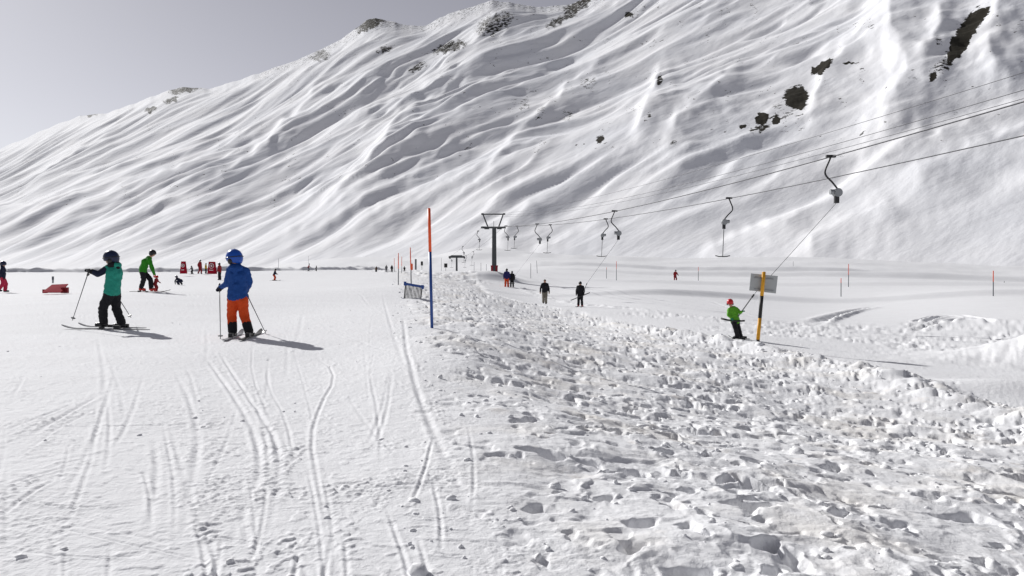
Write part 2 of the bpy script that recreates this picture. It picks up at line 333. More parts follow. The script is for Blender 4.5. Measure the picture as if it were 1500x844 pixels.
# --- the mountain: a long fluted valley side falling towards the left
SK = [(-700, 300), (-300, 262), (0, 221), (60, 194), (120, 171), (160, 166), (200, 153), (240, 137), (268, 129), (290, 130), (310, 132), (350, 119), (400, 103), (450, 85), (480, 70), (500, 60), (525, 44), (540, 31), (552, 29), (575, 34),
      (600, 40), (625, 40), (660, 22), (700, 10), (722, 4), (745, 6), (770, 11), (800, 13), (835, 9), (870, -4), (930, -25), (1050, -70), (1250, -140), (1500, -230), (2100, -330), (3200, -380)]
skx = np.array([a for a, b in SK]); sky_ = np.array([b for a, b in SK], float)
tm = np.concatenate([np.linspace(R(-52), R(-36), 60, endpoint=False), np.linspace(R(-36), R(36), 1260, endpoint=False), np.linspace(R(36), R(66), 90)])
pm = np.concatenate([np.linspace(0, 1, 390), 1 + np.linspace(.02, .5, 12)])
Pm, Tm = np.meshgrid(pm, tm, indexing='ij')
pxm = 750 + F * np.tan(Tm)
DF, DR = 330., 1400.
cosw = np.maximum(np.cos(Tm - R(40)), .235)
cosr = np.maximum(np.cos(Tm - R(40)), .262 - .02 * sst(-600, 100, -pxm))
rfoot = DF / cosw; rridge = DR / cosr
pp = np.minimum(Pm, 1)
rr = rfoot + (rridge - rfoot) * Pm
Xm = rr * np.sin(Tm); Ym = rr * np.cos(Tm)
_g = np.linspace(-1500, 3500, 5001); _yy = np.interp(_g, skx, sky_); _k = np.exp(-np.linspace(-3, 3, 241) ** 2 / 2); _k /= _k.sum()
ysm = np.interp(pxm, _g, np.convolve(np.pad(_yy, 120, 'edge'), _k, 'valid'))
ysk = ysm + (np.interp(pxm, skx, sky_) + 1.5 * fbm(pxm / 24, pxm * 0 + 3, 3, 12) - ysm) * sst(.86, 1, Pm)
zr = (HOR - ysk) / F * (rridge * np.cos(Tm))
prof = .30 * pp ** 2.0 + .70 * pp ** 1.0
prof = prof - .10 * (1 - sst(0, .16, pp)) * pp
zfoot = -6.0
Zm = zfoot + (zr + CAMH - zfoot) * prof
back = np.clip(Pm - 1, 0, 1); Zm = Zm - back * 1.6 * (rridge - rfoot) * .5
_t = np.degrees(Tm) + 2; azf = np.radians(40 + .5 * np.where(_t > 30, _t, np.log1p(np.exp(np.minimum(_t, 30) / 4)) * 4))
s = -Xm * np.cos(azf) + Ym * np.sin(azf); t = Xm * np.sin(azf) + Ym * np.cos(azf)
mpp = rr / F                                            # metres a pixel covers there
wx = s + 24 * fbm(s / 260, t / 320, 3, 2) + .06 * t
wt = t + 20 * noise(s / 200, t / 200, 5)
def ridged(a, b, sd): return 1 - np.abs(noise(a, b, sd)) * 2
def skew(a, b, sd, k=.16):     # wind-drifted flute: gentle on one side, short and steep on the other
    n0 = noise(a, b, sd); n1 = noise(a + k, b, sd); return n0 + 1.5 * (n1 - n0) * sst(-.5, .5, n0)
def lens(a, b, sd):            # separate lens shaped hollows with one sharp lip
    n0 = noise(a, b, sd); m_ = np.clip(n0 - .05, 0, 1); return -m_ * (1.2 + .65 * np.tanh(2.2 * (noise(a + .25, b, sd) - n0)))
A1 = 30 * noise(wx / 230, wt / 700, 31) + 20 * ridged(wx / 160, wt / 480, 32) * (1 - .85 * sst(950, 1200, pxm))
far_ = sst(1300, 2600, rr)
A2 = 8.5 * skew(wx / 56, wt / 230, 33) + 14 * lens(wx / 46, wt / 170, 34)
AF = 22 * lens(wx / 118, wt / 420, 44) + 12 * skew(wx / 90, wt / 380, 45)
mod = .25 + 1.1 * sst(-.4, .45, fbm(s / 170, t / 150, 3, 39))
mod2 = .2 + 1.2 * sst(-.35, .4, fbm(s / 80, t / 90, 3, 49))
A3 = (3.3 * skew(wx / 21 + noise(s / 40, t / 50, 4) * .45, wt / 80, 35) + 7 * lens(wx / 19 + noise(s / 50, t / 50, 14) * .35, wt / 66, 36)) * mod
A4 = (1.5 * noise(wx / 9.5 + noise(s / 20, t / 20, 6) * .6, wt / 28, 37) + 2.6 * lens(wx / 8 + noise(s / 15, t / 15, 16) * .5, wt / 22, 38)) * mod2
A5 = 1.8 * fbm(s / 26, t / 26, 4, 51, .5) * mod2
env = sst(0, .10, pp); top = 1 - sst(.86, .985, pp)
envb = sst(.02, .3, pp) * (1 - sst(.78, .98, pp))
f4 = 1 - sst(550, 1100, rr); f3 = 1 - .95 * sst(1100, 2500, rr); f2 = 1 - .55 * sst(1500, 3200, rr); e4 = sst(.04, .25, pp)
calm = 1 - .45 * sst(950, 1250, pxm) * sst(.62, .35, pp)
Zm += envb * A1 * .75 * (1 - .3 * sst(950, 1200, pxm))
Zm += calm * (env * (A2 * .66 * f2 + AF * .72 * far_) + sst(.02, .16, pp) * A3 * 1.08 * f3) * top + (e4 * A4 * .6 + e4 * A5 * .8) * f4 * (1 - .8 * sst(.9, 1, pp))
pym = HOR - (Zm - CAMH) / (rr * np.cos(Tm)) * F        # where the slope shows in the photo
# spurs and gullies read from the photograph: crest lines whose right flanks fall into shade
SP = [([(748, 14), (722, 40), (690, 80), (660, 95)], 60, 11, 13), ([(596, 180), (560, 225), (530, 262), (500, 285)], 50, 13, 14), ([(470, 128), (430, 180), (395, 215)], 30, 8, 6),
      ([(1298, 26), (1300, 60), (1318, 96), (1326, 125), (1300, 170)], 90, 30, 21), ([(1372, 40), (1368, 75), (1350, 95)], 30, 12, 9), ([(1462, 5), (1448, 60), (1440, 95), (1452, 110)], 60, 26, 15),
      ([(965, 110), (950, 150), (938, 185)], 30, 8, 8), ([(700, 108), (640, 160), (560, 205)], 40, 8, 7), ([(640, 240), (600, 268), (540, 300)], 40, 8, 8), ([(860, 110), (800, 165), (760, 200), (720, 245)], 36, 8, 8),
      ([(420, 185), (370, 235), (330, 260)], 30, 7, 6), ([(150, 210), (110, 232), (60, 262)], 30, 6, 5), ([(120, 290), (60, 305), (0, 312)], 40, 9, 6), ([(300, 240), (230, 262), (180, 268)], 26, 6, 5),
      ([(330, 290), (230, 300), (150, 345)], 40, 7, 5), ([(1060, 120), (1010, 160), (985, 195)], 36, 10, 8), ([(1250, 60), (1215, 100), (1190, 150)], 30, 10, 7),
      ([(780, 310), (750, 330), (735, 352)], 34, 10, 9), ([(1290, 318), (1230, 335), (1190, 362)], 46, 16, 9), ([(1150, 330), (1090, 350), (1050, 368)], 40, 12, 7), ([(1500, 200), (1420, 225), (1350, 262)], 46, 14, 7),
      ([(520, 300), (470, 330), (430, 345)], 30, 8, 6), ([(880, 330), (840, 352), (800, 366)], 26, 8, 6), ([(640, 130), (600, 150), (540, 165)], 26, 7, 6)]
for pts, wl, wr, amp in SP:
    xs = [a for a, b in pts]; yy = [b for a, b in pts]; m = wl * 4
    sel = (pxm > min(xs) - m) & (pxm < max(xs) + m) & (pym > min(yy) - m) & (pym < max(yy) + m) & (Pm < 1)
    a = pxm[sel] + 5 * noise(pxm[sel] / 22, pym[sel] / 22, 3); b = pym[sel] + 5 * noise(pxm[sel] / 22, pym[sel] / 22, 8)
    q, sd = poly(pts, a, b)
    # polylines run downwards-left: image right/below is sd<0 side
    we = wl + (wr - wl) * sst(-1, 1, -sd); prof_ = np.exp(-(q / we) ** 1.5)
    Zm[sel] += amp * mpp[sel] * prof_ * (1 - sst(.86, .98, pp[sel]))
# a terrace track crossing the slope
for _ in range(2):
    Zm[1:-1] = .25 * Zm[:-2] + .5 * Zm[1:-1] + .25 * Zm[2:]
    Zm[:, 1:-1] = .25 * Zm[:, :-2] + .5 * Zm[:, 1:-1] + .25 * Zm[:, 2:]
q, sd = poly([(400, 288), (520, 274), (640, 270), (760, 268)], pxm, pym); Zm += -1.2 * np.exp(-(q / 1.6) ** 2) * mpp * (Pm < 1) * .7
pym = HOR - (Zm - CAMH) / (rr * np.cos(Tm)) * F
# bare ground and rock
def blob(cx, cy, rx, ry, ang, k=1.0):
    c, s_ = math.cos(R(ang)), math.sin(R(ang)); x = pxm - cx; y = pym - cy
    x = x + 4 * noise(pxm / 7, pym / 7, 61) * min(1, rx / 12); y = y + 4 * noise(pxm / 7, pym / 7, 62) * min(1, rx / 12)
    u_ = (x * c + y * s_) / rx; v_ = (-x * s_ + y * c) / ry; return k * (1 - sst(.55, 1.45, np.sqrt(u_ * u_ + v_ * v_)))
rock = np.zeros_like(Zm)
for b in [(1164, 145, 19, 17, -10, 1.05), (1114, 175, 10, 8, -30, 1.2), (1135, 178, 7, 5, -40, 1.1), (1087, 187, 5, 4, 0, 1), (1200, 101, 17, 7, -35, 1.2), (879, 205, 7, 4.5, -35, .95),
          (1408, 52, 42, 13, -58, .95), (1396, 78, 22, 9, -45, 1.2), (1428, 28, 22, 8, -45, 1.0), (1363, 114, 8, 4, -50, 1), (1240, 95, 9, 3, 0, .8), (545, 37, 26, 8, -22, .74), (535, 48, 12, 4, -15, .66),
          (275, 133, 28, 6, -8, .70), (255, 148, 14, 4, -18, .68), (225, 162, 12, 4, -20, .7), (140, 168, 22, 4, -5, .7), (965, 120, 5, 9, 10, .7), (948, 172, 6, 10, 20, .46), (1043, 192, 5, 5, 0, .46),
          (985, 210, 8, 5, 0, .46), (725, 38, 34, 16, -25, .60), (660, 72, 30, 8, -15, .68), (612, 101, 16, 6, -30, .62), (850, 8, 34, 8, -25, .7), (815, 35, 20, 7, -30, .66), (840, 22, 25, 6, -30, .66),
          (565, 75, 16, 6, -20, .6), (470, 85, 20, 8, -10, .6), (830, 170, 12, 10, -30, .46), (790, 165, 10, 14, 20, .46), (860, 125, 14, 16, 30, .46), (768, 155, 10, 12, 30, .46),
          (1370, 62, 6, 16, 0, .46), (920, 26, 8, 4, 0, .8), (1110, 190, 20, 6, -20, .6), (1150, 165, 40, 22, -20, .42), (1380, 95, 40, 12, -45, .5)]:
    rock = np.maximum(rock, blob(*b))
rock = np.maximum(rock, .43 * sst(.80, .985, pp) * (pxm > 380) * (pxm < 900))
rock = np.maximum(rock, .33 * sst(.1, .5, fbm(pxm / 25, pym / 25, 3, 88)) * sst(.1, .2, pp))
rock = rock * (Pm < 1.02)
Zm += rock * .8 * fbm(s / 7, t / 7, 3, 90) * sst(.5, .9, rock)
mount = grid_mesh('mountain', Xm[::-1], Ym[::-1], Zm[::-1], M['mount'], False, {'rock': rock[::-1]})
mount['kind'] = 'structure'; mount['label'] = 'snow covered mountainside with wind fluted ridges and bare dark patches'

# ------------------------------------------------------------------ mesh builder and object helpers
class MB:
    def __init__(s): s.v = []; s.f = []
    def add(s, vs, fs):
        n = len(s.v); s.v += [tuple(v) for v in vs]; s.f += [tuple(i + n for i in f) for f in fs]; return s
    def loft(s, rings, cap=True, closed=False):
        n = len(rings[0]); vs = [p for r in rings for p in r]; fs = []
        for i in range(len(rings) - 1 + (1 if closed else 0)):
            a = i * n; b = ((i + 1) % len(rings)) * n
            for j in range(n): k = (j + 1) % n; fs.append((a + j, a + k, b + k, b + j))
        if cap and not closed: fs += [tuple(range(n))[::-1], tuple(range((len(rings) - 1) * n, len(rings) * n))]
        return s.add(vs, fs)
    def tube(s, pts, r, n=8, closed=False):
        pts = [Vector(p) for p in pts]; rr = r if isinstance(r, (list, tuple)) else [r] * len(pts); rings = []
        ref = None
        for i, p in enumerate(pts):
            d = ((pts[(i + 1) % len(pts)] - pts[i - 1]) if closed else (pts[min(i + 1, len(pts) - 1)] - pts[max(i - 1, 0)])).normalized()
            if ref is None: ref = Vector((0, 0, 1)) if abs(d.z) < .9 else Vector((1, 0, 0))
            a = d.cross(ref).normalized(); b = a.cross(d).normalized(); ref = b
            rings.append([p + (a * math.cos(2 * math.pi * k / n) + b * math.sin(2 * math.pi * k / n)) * rr[i] for k in range(n)])
        return s.loft(rings, True, closed)
    def cap(s, a, b, ra, rb, n=12):
        a = Vector(a); b = Vector(b); d = b - a; L = d.length
        d = d.normalized() if L > 1e-5 else Vector((0, 0, 1)); pts = []; rs = []
        for q in (80, 60, 35, 12): pts.append(a - d * ra * math.sin(R(q))); rs.append(ra * math.cos(R(q)))
        for q in (12, 35, 60, 80): pts.append(b + d * rb * math.sin(R(q))); rs.append(rb * math.cos(R(q)))
        return s.tube(pts, rs, n)
    def ell(s, c, r, rot=None, n=14, m=9):
        c = Vector(c); rot = rot or Matrix.Identity(3); rings = []
        for i in range(m):
            a = math.pi * (i + .35) / (m - .3); rings.append([c + rot @ Vector((r[0] * math.sin(a) * math.cos(2 * math.pi * k / n), r[1] * math.sin(a) * math.sin(2 * math.pi * k / n), r[2] * math.cos(a))) for k in range(n)][::-1])
        return s.loft(rings)
    def box(s, c, size, rot=None, bev=0):
        c = Vector(c); rot = rot or Matrix.Identity(3); x, y, z = [v / 2 for v in size]
        b = min(bev, min(x, y) * .8) if bev else min(x, y) * .12
        pr = [(x - b, -y), (x, -y + b), (x, y - b), (x - b, y), (-x + b, y), (-x, y - b), (-x, -y + b), (-x + b, -y)]
        zz = [(-z, .92), (-z + b * .5, 1), (z - b * .5, 1), (z, .92)]
        return s.loft([[c + rot @ Vector((px * k, py * k, q)) for px, py in pr] for q, k in zz])
    def beam(s, a, b, w, h=None):
        a = Vector(a); b = Vector(b); d = b - a; q = d.to_track_quat('Z', 'Y').to_matrix(); return s.box((a + b) / 2, (w, h or w, d.length), q)
    def build(s, name, m, parent=None, smooth=False):
        org = parent.get('_o', (0, 0, 0)) if parent else (0, 0, 0); org = ORG.get(parent.name, Vector()) if parent else Vector()
        me = bpy.data.meshes.new(name); me.from_pydata([(Vector(v) - org) for v in s.v], [], s.f); me.update()
        me.materials.append(m)
        if smooth: me.polygons.foreach_set('use_smooth', [True] * len(me.polygons))
        o = bpy.data.objects.new(name, me); col.objects.link(o)
        if parent: o.parent = parent; ORG[o.name] = org
        return o
ORG = {}
def thing(name, label, cat, loc, group=None):
    o = bpy.data.objects.new(name, None); o.empty_display_size = .2; col.objects.link(o); o.location = loc; ORG[o.name] = Vector(loc)
    o['label'] = label; o['category'] = cat
    if group: o['group'] = group
    return o
def tag(o, label, cat, group=None, kind=None):
    o['label'] = label; o['category'] = cat
    if group: o['group'] = group
    if kind: o['kind'] = kind
    return o
def remesh(o, vox, smooth=4, wr=0, wsc=.08):
    m = o.modifiers.new('union', 'REMESH'); m.mode = 'VOXEL'; m.voxel_size = vox; m.use_smooth_shade = True
    if smooth: q = o.modifiers.new('soften', 'SMOOTH'); q.factor = .5; q.iterations = smooth
    if wr:
        key = 'folds%.3f' % wsc; tx = bpy.data.textures.get(key) or bpy.data.textures.new(key, 'CLOUDS'); tx.noise_scale = wsc; tx.noise_depth = 2
        d = o.modifiers.new('folds', 'DISPLACE'); d.texture = tx; d.strength = wr; d.mid_level = .5; d.texture_coords = 'LOCAL'
    return o

# ------------------------------------------------------------------ snow lumps thrown up on the trampled strip (nobody could count them)
ico_v = []; ico_f = []
_p = (1 + 5 ** .5) / 2
ico_v = np.array([(-1, _p, 0), (1, _p, 0), (-1, -_p, 0), (1, -_p, 0), (0, -1, _p), (0, 1, _p), (0, -1, -_p), (0, 1, -_p), (_p, 0, -1), (_p, 0, 1), (-_p, 0, -1), (-_p, 0, 1)]) / 1.9
ico_f = [(0, 11, 5), (0, 5, 1), (0, 1, 7), (0, 7, 10), (0, 10, 11), (1, 5, 9), (5, 11, 4), (11, 10, 2), (10, 7, 6), (7, 1, 8), (3, 9, 4), (3, 4, 2), (3, 2, 6), (3, 6, 8), (3, 8, 9), (4, 9, 5), (2, 4, 11), (6, 2, 10), (8, 6, 7), (9, 8, 1)]
lv = []; lf = []; n = 0; cnt = 0
def lump(x, y, r):
    global cnt
    z = surf(x, y); q = ico_v * (1 + rng.uniform(-.35, .35, (12, 1))) * np.array([r * rng.uniform(.8, 1.5), r * rng.uniform(.7, 1.3), r * rng.uniform(.5, .9)])
    a = rng.uniform(0, 6.28); c, s_ = math.cos(a), math.sin(a); q = np.stack([q[:, 0] * c - q[:, 1] * s_, q[:, 0] * s_ + q[:, 1] * c, q[:, 2]], 1)
    base_ = len(lv); lv.extend((q + np.array([x, y, z + r * .12])).tolist()); lf.extend([(a_ + base_, b_ + base_, c_ + base_) for a_, b_, c_ in ico_f]); cnt += 1
tries = 0
while cnt < 1700 and tries < 60000:
    tries += 1
    y = math.exp(rng.uniform(math.log(2.3), math.log(60))); x = rng.uniform(.35 - .165 * y - .3, 9)
    XR = np.interp(y, [-20, 0, 10.7, 15, 19.8, 22, 36, 61, 85], [8, 7.8, 7.6, 7.5, 6.5, 5.9, 4.0, -1.9, -4.6])
    if x > XR: continue
    e = math.exp(-((x - XR + .6) / .7) ** 2)
    if rng.rand() > .22 + .75 * e + .5 * (fbm(np.array([x / 1.6]), np.array([y / 1.6]), 3, 41)[0] > .15): continue
    lump(x, y, min(rng.lognormal(math.log(.011 + .0005 * y), .5), .06) * (1 + .5 * e))
for k in range(120):      # crumbs on the piste
    y = math.exp(rng.uniform(math.log(2.5), math.log(22))); x = rng.uniform(-.75 * y, .3 - .165 * y)
    if fbm(np.array([x / 1.3]), np.array([y / 1.8]), 3, 83)[0] < .12: continue
    lump(x, y, rng.uniform(.006, .018))
me = bpy.data.meshes.new('snow_lumps'); me.from_pydata(lv, [], lf); me.update(); me.materials.append(M['snow'])
me.polygons.foreach_set('use_smooth', [True] * len(me.polygons))
at = me.attributes.new('berm', 'FLOAT', 'POINT'); at.data.foreach_set('value', np.full(len(lv), .3, np.float32))
lo = bpy.data.objects.new('snow_lumps', me); col.objects.link(lo); tag(lo, 'loose crumbled lumps of snow strewn over the trampled strip', 'snow lumps', None, 'stuff')

# ------------------------------------------------------------------ the drag lift
KX = .237
def ropeA(d): return Vector((16.75 - KX * d, d, CAMH + 3.43 + .00086 * (d - 45) ** 2))
def ropeB(d): return Vector((19.24 - KX * d, d, CAMH + 3.40 + .00075 * (d - 41) ** 2))
PYD = 85.0
zA = ropeA(PYD).z; zB = ropeB(PYD).z
TP = P(669, 376.5, 170); arm2 = P(659, 376.5, 170), P(680.5, 376.5, 170)
def cable(name, label, pts, r):
    o = MB().tube(pts, r, 5).build(name, M['rope'], None, True); return tag(o, label, 'cable', 'cables of the drag lift')
ds = list(np.linspace(-6, PYD, 40))
cable('lift_cable', 'thick dark haul cable carrying the hangers above the riders, second lowest line at right', [ropeA(d) for d in ds], .02)
cable('lift_cable', 'lowest dark haul cable, carrying the empty hanging T-bars back', [ropeB(d) for d in ds], .018)
def sagline(a, b, sag, n=14): return [a.lerp(b, i / n) - Vector((0, 0, sag * 4 * (i / n) * (1 - i / n))) for i in range(n + 1)]
A2_, B2_ = sagline(ropeA(PYD), arm2[0] + Vector((0, 0, .1)), .35), sagline(ropeB(PYD), arm2[1] + Vector((0, 0, .1)), .35)
cable('lift_cable', 'haul cable from the left arm tip of the tall pylon to the far pylon', A2_, .014)
cable('lift_cable', 'haul cable from the right arm tip of the tall pylon to the far pylon', B2_, .014)
cable('signal_cable', 'thin topmost wire running from the pylon top out to the upper right', [Vector((19.24 - KX * d, d, CAMH + 5.2 + .0006 * (d - 42) ** 2)) for d in ds], .009)
cable('signal_cable', 'upper of two close thin wires above the haul cable', [Vector((16.75 - KX * d, d, CAMH + 4.05 + .0009 * (d - 36) ** 2)) for d in ds], .009)
cable('signal_cable', 'lower of two close thin wires above the haul cable', [Vector((16.85 - KX * d, d, CAMH + 3.87 + .0009 * (d - 36) ** 2)) for d in ds], .008)

a, b = ropeA(PYD), ropeB(PYD); mid = (a + b) / 2; zc = min(a.z, b.z) - .12
bx, by = P(724, 398, PYD).x, PYD; bz = gz(bx, by) - .1
dv = (b - a); dv.z = 0; dv = Vector((1, 0, 0))
py = thing('lift_pylon', 'tall dark steel pylon with a cross arm and trapezoid top frame above red padding', 'lift pylon', (bx, by, bz))
q = [];
for z, w in ((bz, .56), (bz + 1.5, .52), (zc, .46)): q.append([Vector((bx + sx * w / 2, by + sy * w / 2, z)) for sx, sy in ((-1, -1), (1, -1), (1, 1), (-1, 1))])
MB().loft(q).build('mast', M['steel'], py)
MB().box((mid.x, by, zc), (2.85, .26, .22)).build('cross_arm', M['steel'], py)
ztop = P(724, 314, PYD).z
MB().beam((a.x - .05, by, ztop), (b.x + .05, by, ztop), .15).build('top_beam', M['steel'], py)
for xx, xt in ((mid.x - .62, a.x + .05), (mid.x + .62, b.x - .1)):
    MB().beam((xx, by, zc + .05), (xt, by, ztop), .15).build('brace', M['steel'], py)
for xx in (a.x, b.x): MB().box((xx, by, ztop + .02), (.28, .2, .2)).build('beam_end', M['steel'], py)
MB().tube([(mid.x + .05, by, zc), (mid.x + .05, by, zc + .75)], .03).build('lightning_rod', M['galv'], py)
for c in (a, b):
    sh = MB().beam((c.x - .0, by - .7, c.z - .13), (c.x, by + .7, c.z - .13), .1).build('sheave_frame', M['steel'], py)
    for k in (-.55, -.18, .18, .55):
        MB().tube([(c.x - .035, by + k, c.z - .12), (c.x + .035, by + k, c.z - .12)], .1, 14).build('sheave_wheel', M['galv'], sh)
for xx in (mid.x - .75, mid.x + .7): MB().box((xx, by - .1, zc - .15), (.55, .3, .12)).build('rope_catcher', M['steel'], py)
for sx, h in ((-1, 1.1), (1, 1.05)):
    zt = bz + .75
    MB().loft([[Vector((bx + sx * .27 + u, by - .35 + v, z_)) for u, v in ((-.10 * k, 0), (.12 * k, 0), (.12 * k, .6), (-.10 * k, .6))] for z_, k in ((zt - .7, .9), (zt + .3, 1.1), (zt + .5, 1.5))]).build('safety_padding', M['redpad'], py)
MB().box((bx, by - .22, bz + 3.2), (.3, .05, .22)).build('number_plate', M['galv'], py)
# small far pylon
gb = P(669, 399, 170)
p2 = thing('lift_pylon', 'small far T-shaped pylon beyond the blue netting panel and poles', 'lift pylon', (gb.x, 170, gb.z - .3))
MB().tube([(gb.x, 170, gb.z - .3), (gb.x, 170, TP.z)], [.24, .2], 10).build('mast', M['steel'], p2)
MB().box((TP.x, 170, TP.z), (3.7, .35, .42)).build('cross_arm', M['steel'], p2)
MB().box((TP.x, 170, TP.z + .3), (2.6, .3, .2)).build('walkway', M['steel'], p2)
for c in arm2: MB().box((c.x, 170, c.z - .2), (.3, 1.2, .4)).build('sheave_frame', M['steel'], p2)

def tbar(anchor, side, k, label, drop=None, end=None, barpts=None, detail=True):
    """a hanger clamped to the rope: S arm, spring box, cord, T-shaped bar"""
    t_ = thing('t_bar', label, 't-bar', anchor, 't-bars of the drag lift')
    x = Vector((side, 0, 0)); A = Vector(anchor)
    MB().box(A + Vector((0, 0, .02)), (.30 * k, .12, .09)).build('clamp', M['black'], t_)
    pts = [A, A + x * -.06 * k + Vector((0, 0, -.15 * k)), A + x * -.17 * k + Vector((0, 0, -.42 * k)), A + x * -.15 * k + Vector((0, 0, -.6 * k)), A + x * .06 * k + Vector((0, 0, -.82 * k)), A + x * .22 * k + Vector((0, 0, -1.02 * k))]
    sm = []
    for i in range(len(pts) - 1):
        p0, p1, p2_, p3 = pts[max(i - 1, 0)], pts[i], pts[i + 1], pts[min(i + 2, len(pts) - 1)]
        for u in (0, .25, .5, .75): sm.append(.5 * ((2 * p1) + (-p0 + p2_) * u + (2 * p0 - 5 * p1 + 4 * p2_ - p3) * u * u + (-p0 + 3 * p1 - 3 * p2_ + p3) * u ** 3))
    sm.append(pts[-1]); MB().tube(sm, .032, 8).build('arm', M['black'], t_, True)
    c = pts[-1] + Vector((.0, 0, -.13 * k))
    bo = MB().tube([c + Vector((0, -.10, 0)), c + Vector((0, .1, 0))], .14 * k, 18).build('spring_box', M['galv'], t_)
    MB().tube([c + Vector((-.03, -.15, 0)), c + Vector((-.03, -.10, 0))], .09 * k, 14).build('box_cap', M['galv'], bo)
    MB().tube([c + x * -.11 * k + Vector((0, -.02, 0.02)), c + x * -.24 * k + Vector((0, -.02, 0.02))], .085 * k, 12).build('drum', M['galv'], bo)
    MB().box(c + Vector((-.02, 0, -.22 * k)), (.14 * k, .12, .24 * k)).build('cord_guide', M['black'], bo)
    o = c + Vector((-.02, 0, -.33 * k))
    if drop:
        tip = A + Vector(((o.x - A.x) - .02, 0, -drop)); tip.x = o.x - .05
        MB().tube([o, tip], .017 if detail else .02, 6).build('stick', M['black'], t_)
        w = .36
        MB().tube([tip + Vector((-w, 0, .03)), tip + Vector((-w * .5, 0, -.01)), tip + Vector((0, 0, -.02)), tip + Vector((w * .5, 0, -.01)), tip + Vector((w, 0, .03))], .024, 8).build('crossbar', M['black'], t_, True)
    else:
        j = Vector(end[0]); MB().tube([o, j], .007, 5).build('cord', M['rope'], t_)
        MB().tube([j, Vector(end[1])], .019, 8).build('stick', M['graypost'], t_)
        MB().tube([j + (Vector(end[1]) - j) * -.02, j + (Vector(end[1]) - j) * .12], .03, 8).build('cord_socket', M['black'], t_)
        MB().tube([Vector(p) for p in barpts], .028, 8).build('crossbar', M['black'], t_, True)
    return t_
def onrope(fn, px):
    lo_, hi_ = 5., 85.
    for _ in range(50):
        m = (lo_ + hi_) / 2; v = fn(m)
        if v.x / v.y * F + 750 > px: lo_ = m
        else: hi_ = m
    return fn(m)
DK = hit(1078, 497); DS = hit(851, 450); DW = hit(798, 446)
tbar(onrope(ropeA, 1215), 1, 1.05, 'nearest hanger with its cord stretched down to the child in the green jacket', end=(P(1104, 432, DK - .1), P(1081, 464, DK - .15)), barpts=[P(1056, 466.5, DK - .05), P(1066, 469, DK - .15), P(1080, 470.5, DK - .2), P(1090.5, 470, DK - .1)])
tbar(onrope(ropeA, 900), 1, 1.15, 'hanger whose cord runs down to the skier in black', end=(P(859.6, 415.5, DS - .3), P(855, 428, DS - .3)), barpts=[P(836, 440, DS - .1), P(850, 434.5, DS - .3), P(864, 428.7, DS - .2)])
DP = hit(746, 422)
tbar(onrope(ropeA, 787), 1, 1.1, 'hanger whose cord runs down to the pair in front of the tall pylon', end=(P(755, 403, DP), P(749, 414, DP + .2)), barpts=[P(738, 414.5, DP + .3), P(746, 415.5, DP + .3), P(754, 415, DP + .3)])
tbar(onrope(ropeB, 1067), -1, 1.0, 'largest empty T-bar hanging left of the nearest stretched hanger', drop=2.83)
tbar(onrope(ropeB, 887), -1, 1.0, 'empty T-bar hanging beside the hanger of the skier in black', drop=2.65)
tbar(onrope(ropeB, 806), -1, 1.0, 'empty T-bar hanging midway between the tall pylon and the skier in black', drop=2.5)
tbar(onrope(ropeB, 757), -1, 1.0, 'empty T-bar hanging just right of the tall pylon', drop=2.35)
tbar(ropeB(84) + Vector((0, 0, 0)), 1, 1.1, 'empty T-bar hanging right under the right tip of the pylon cross arm', drop=2.75)
tbar(A2_[1], 1, .9, 'empty T-bar hanging under the left tip of the pylon cross arm', drop=2.3)
tbar(A2_[6].copy(), 1, .9, 'empty far T-bar hanging low between the two pylons, the left one of two', drop=2.6)
tbar(B2_[9].copy(), -1, .9, 'empty far T-bar hanging low between the two pylons, the right one of two', drop=2.6)
tbar(B2_[13].copy(), -1, .9, 'tiny empty T-bar hanging just right of the small far pylon', drop=2.6)
tbar(A2_[13].copy(), 1, .9, 'tiny empty T-bar hanging at the left arm of the small far pylon', drop=2.6)

# ------------------------------------------------------------------ poles, signs, panels
def gate_pole(px, ytop, ybot, D, cols, label, r=.026, xt=None, name='slalom_pole', cat='pole', group='marker poles in the snow'):
    a = P(px, ybot, D); a.z -= .15; b = P(xt if xt else px, ytop, D)
    t_ = thing(name, label, cat, a, group); n = len(cols); prev = 0
    for frac, mt, nm in cols:
        MB().tube([a.lerp(b, prev), a.lerp(b, frac)], r, 10).build(nm, M[mt], t_, True); prev = frac
    MB().ell(b, (r, r, r * .6)).build('cap', M[cols[-1][1]], t_, True)
    return t_
gate_pole(633, 306, 478, 12.6, [(.66, 'bluep', 'lower_shaft'), (1, 'orange', 'upper_shaft')], 'tall near pole, blue below and orange above, at the edge of the piste', .026, 628.5)
OB = lambda f: [(f, 'darkpole', 'lower_shaft'), (1, 'orange', 'upper_shaft')]
gate_pole(583.5, 371, 418, 46, OB(.55), 'orange topped pole left of the blue netting panel', .028, 583.5)
gate_pole(602.5, 363, 417, 40, OB(.45), 'orange topped pole standing right behind the blue netting panel', .028, 601)
gate_pole(588.5, 376, 402, 85, OB(.5), 'thin orange pole between the two taller orange topped poles', .03)
gate_pole(577.5, 378, 400, 100, OB(.5), 'thin far orange pole beside the two distant standing people', .03)
gate_pole(1232, 408, 439, 67, [(.8, 'darkpole', 'lower_shaft'), (1, 'pinkpole', 'upper_shaft')], 'short dark pole with a red tip below and left of a taller one', .035)
gate_pole(1243, 387, 420, 80, [(.55, 'darkpole', 'lower_shaft'), (1, 'pinkpole', 'upper_shaft')], 'dark pole with red upper half behind the short one', .035)
gate_pole(1455, 397, 434, 58, [(.6, 'darkpole', 'lower_shaft'), (1, 'orange', 'upper_shaft')], 'orange topped pole furthest right, on the far bank', .035)
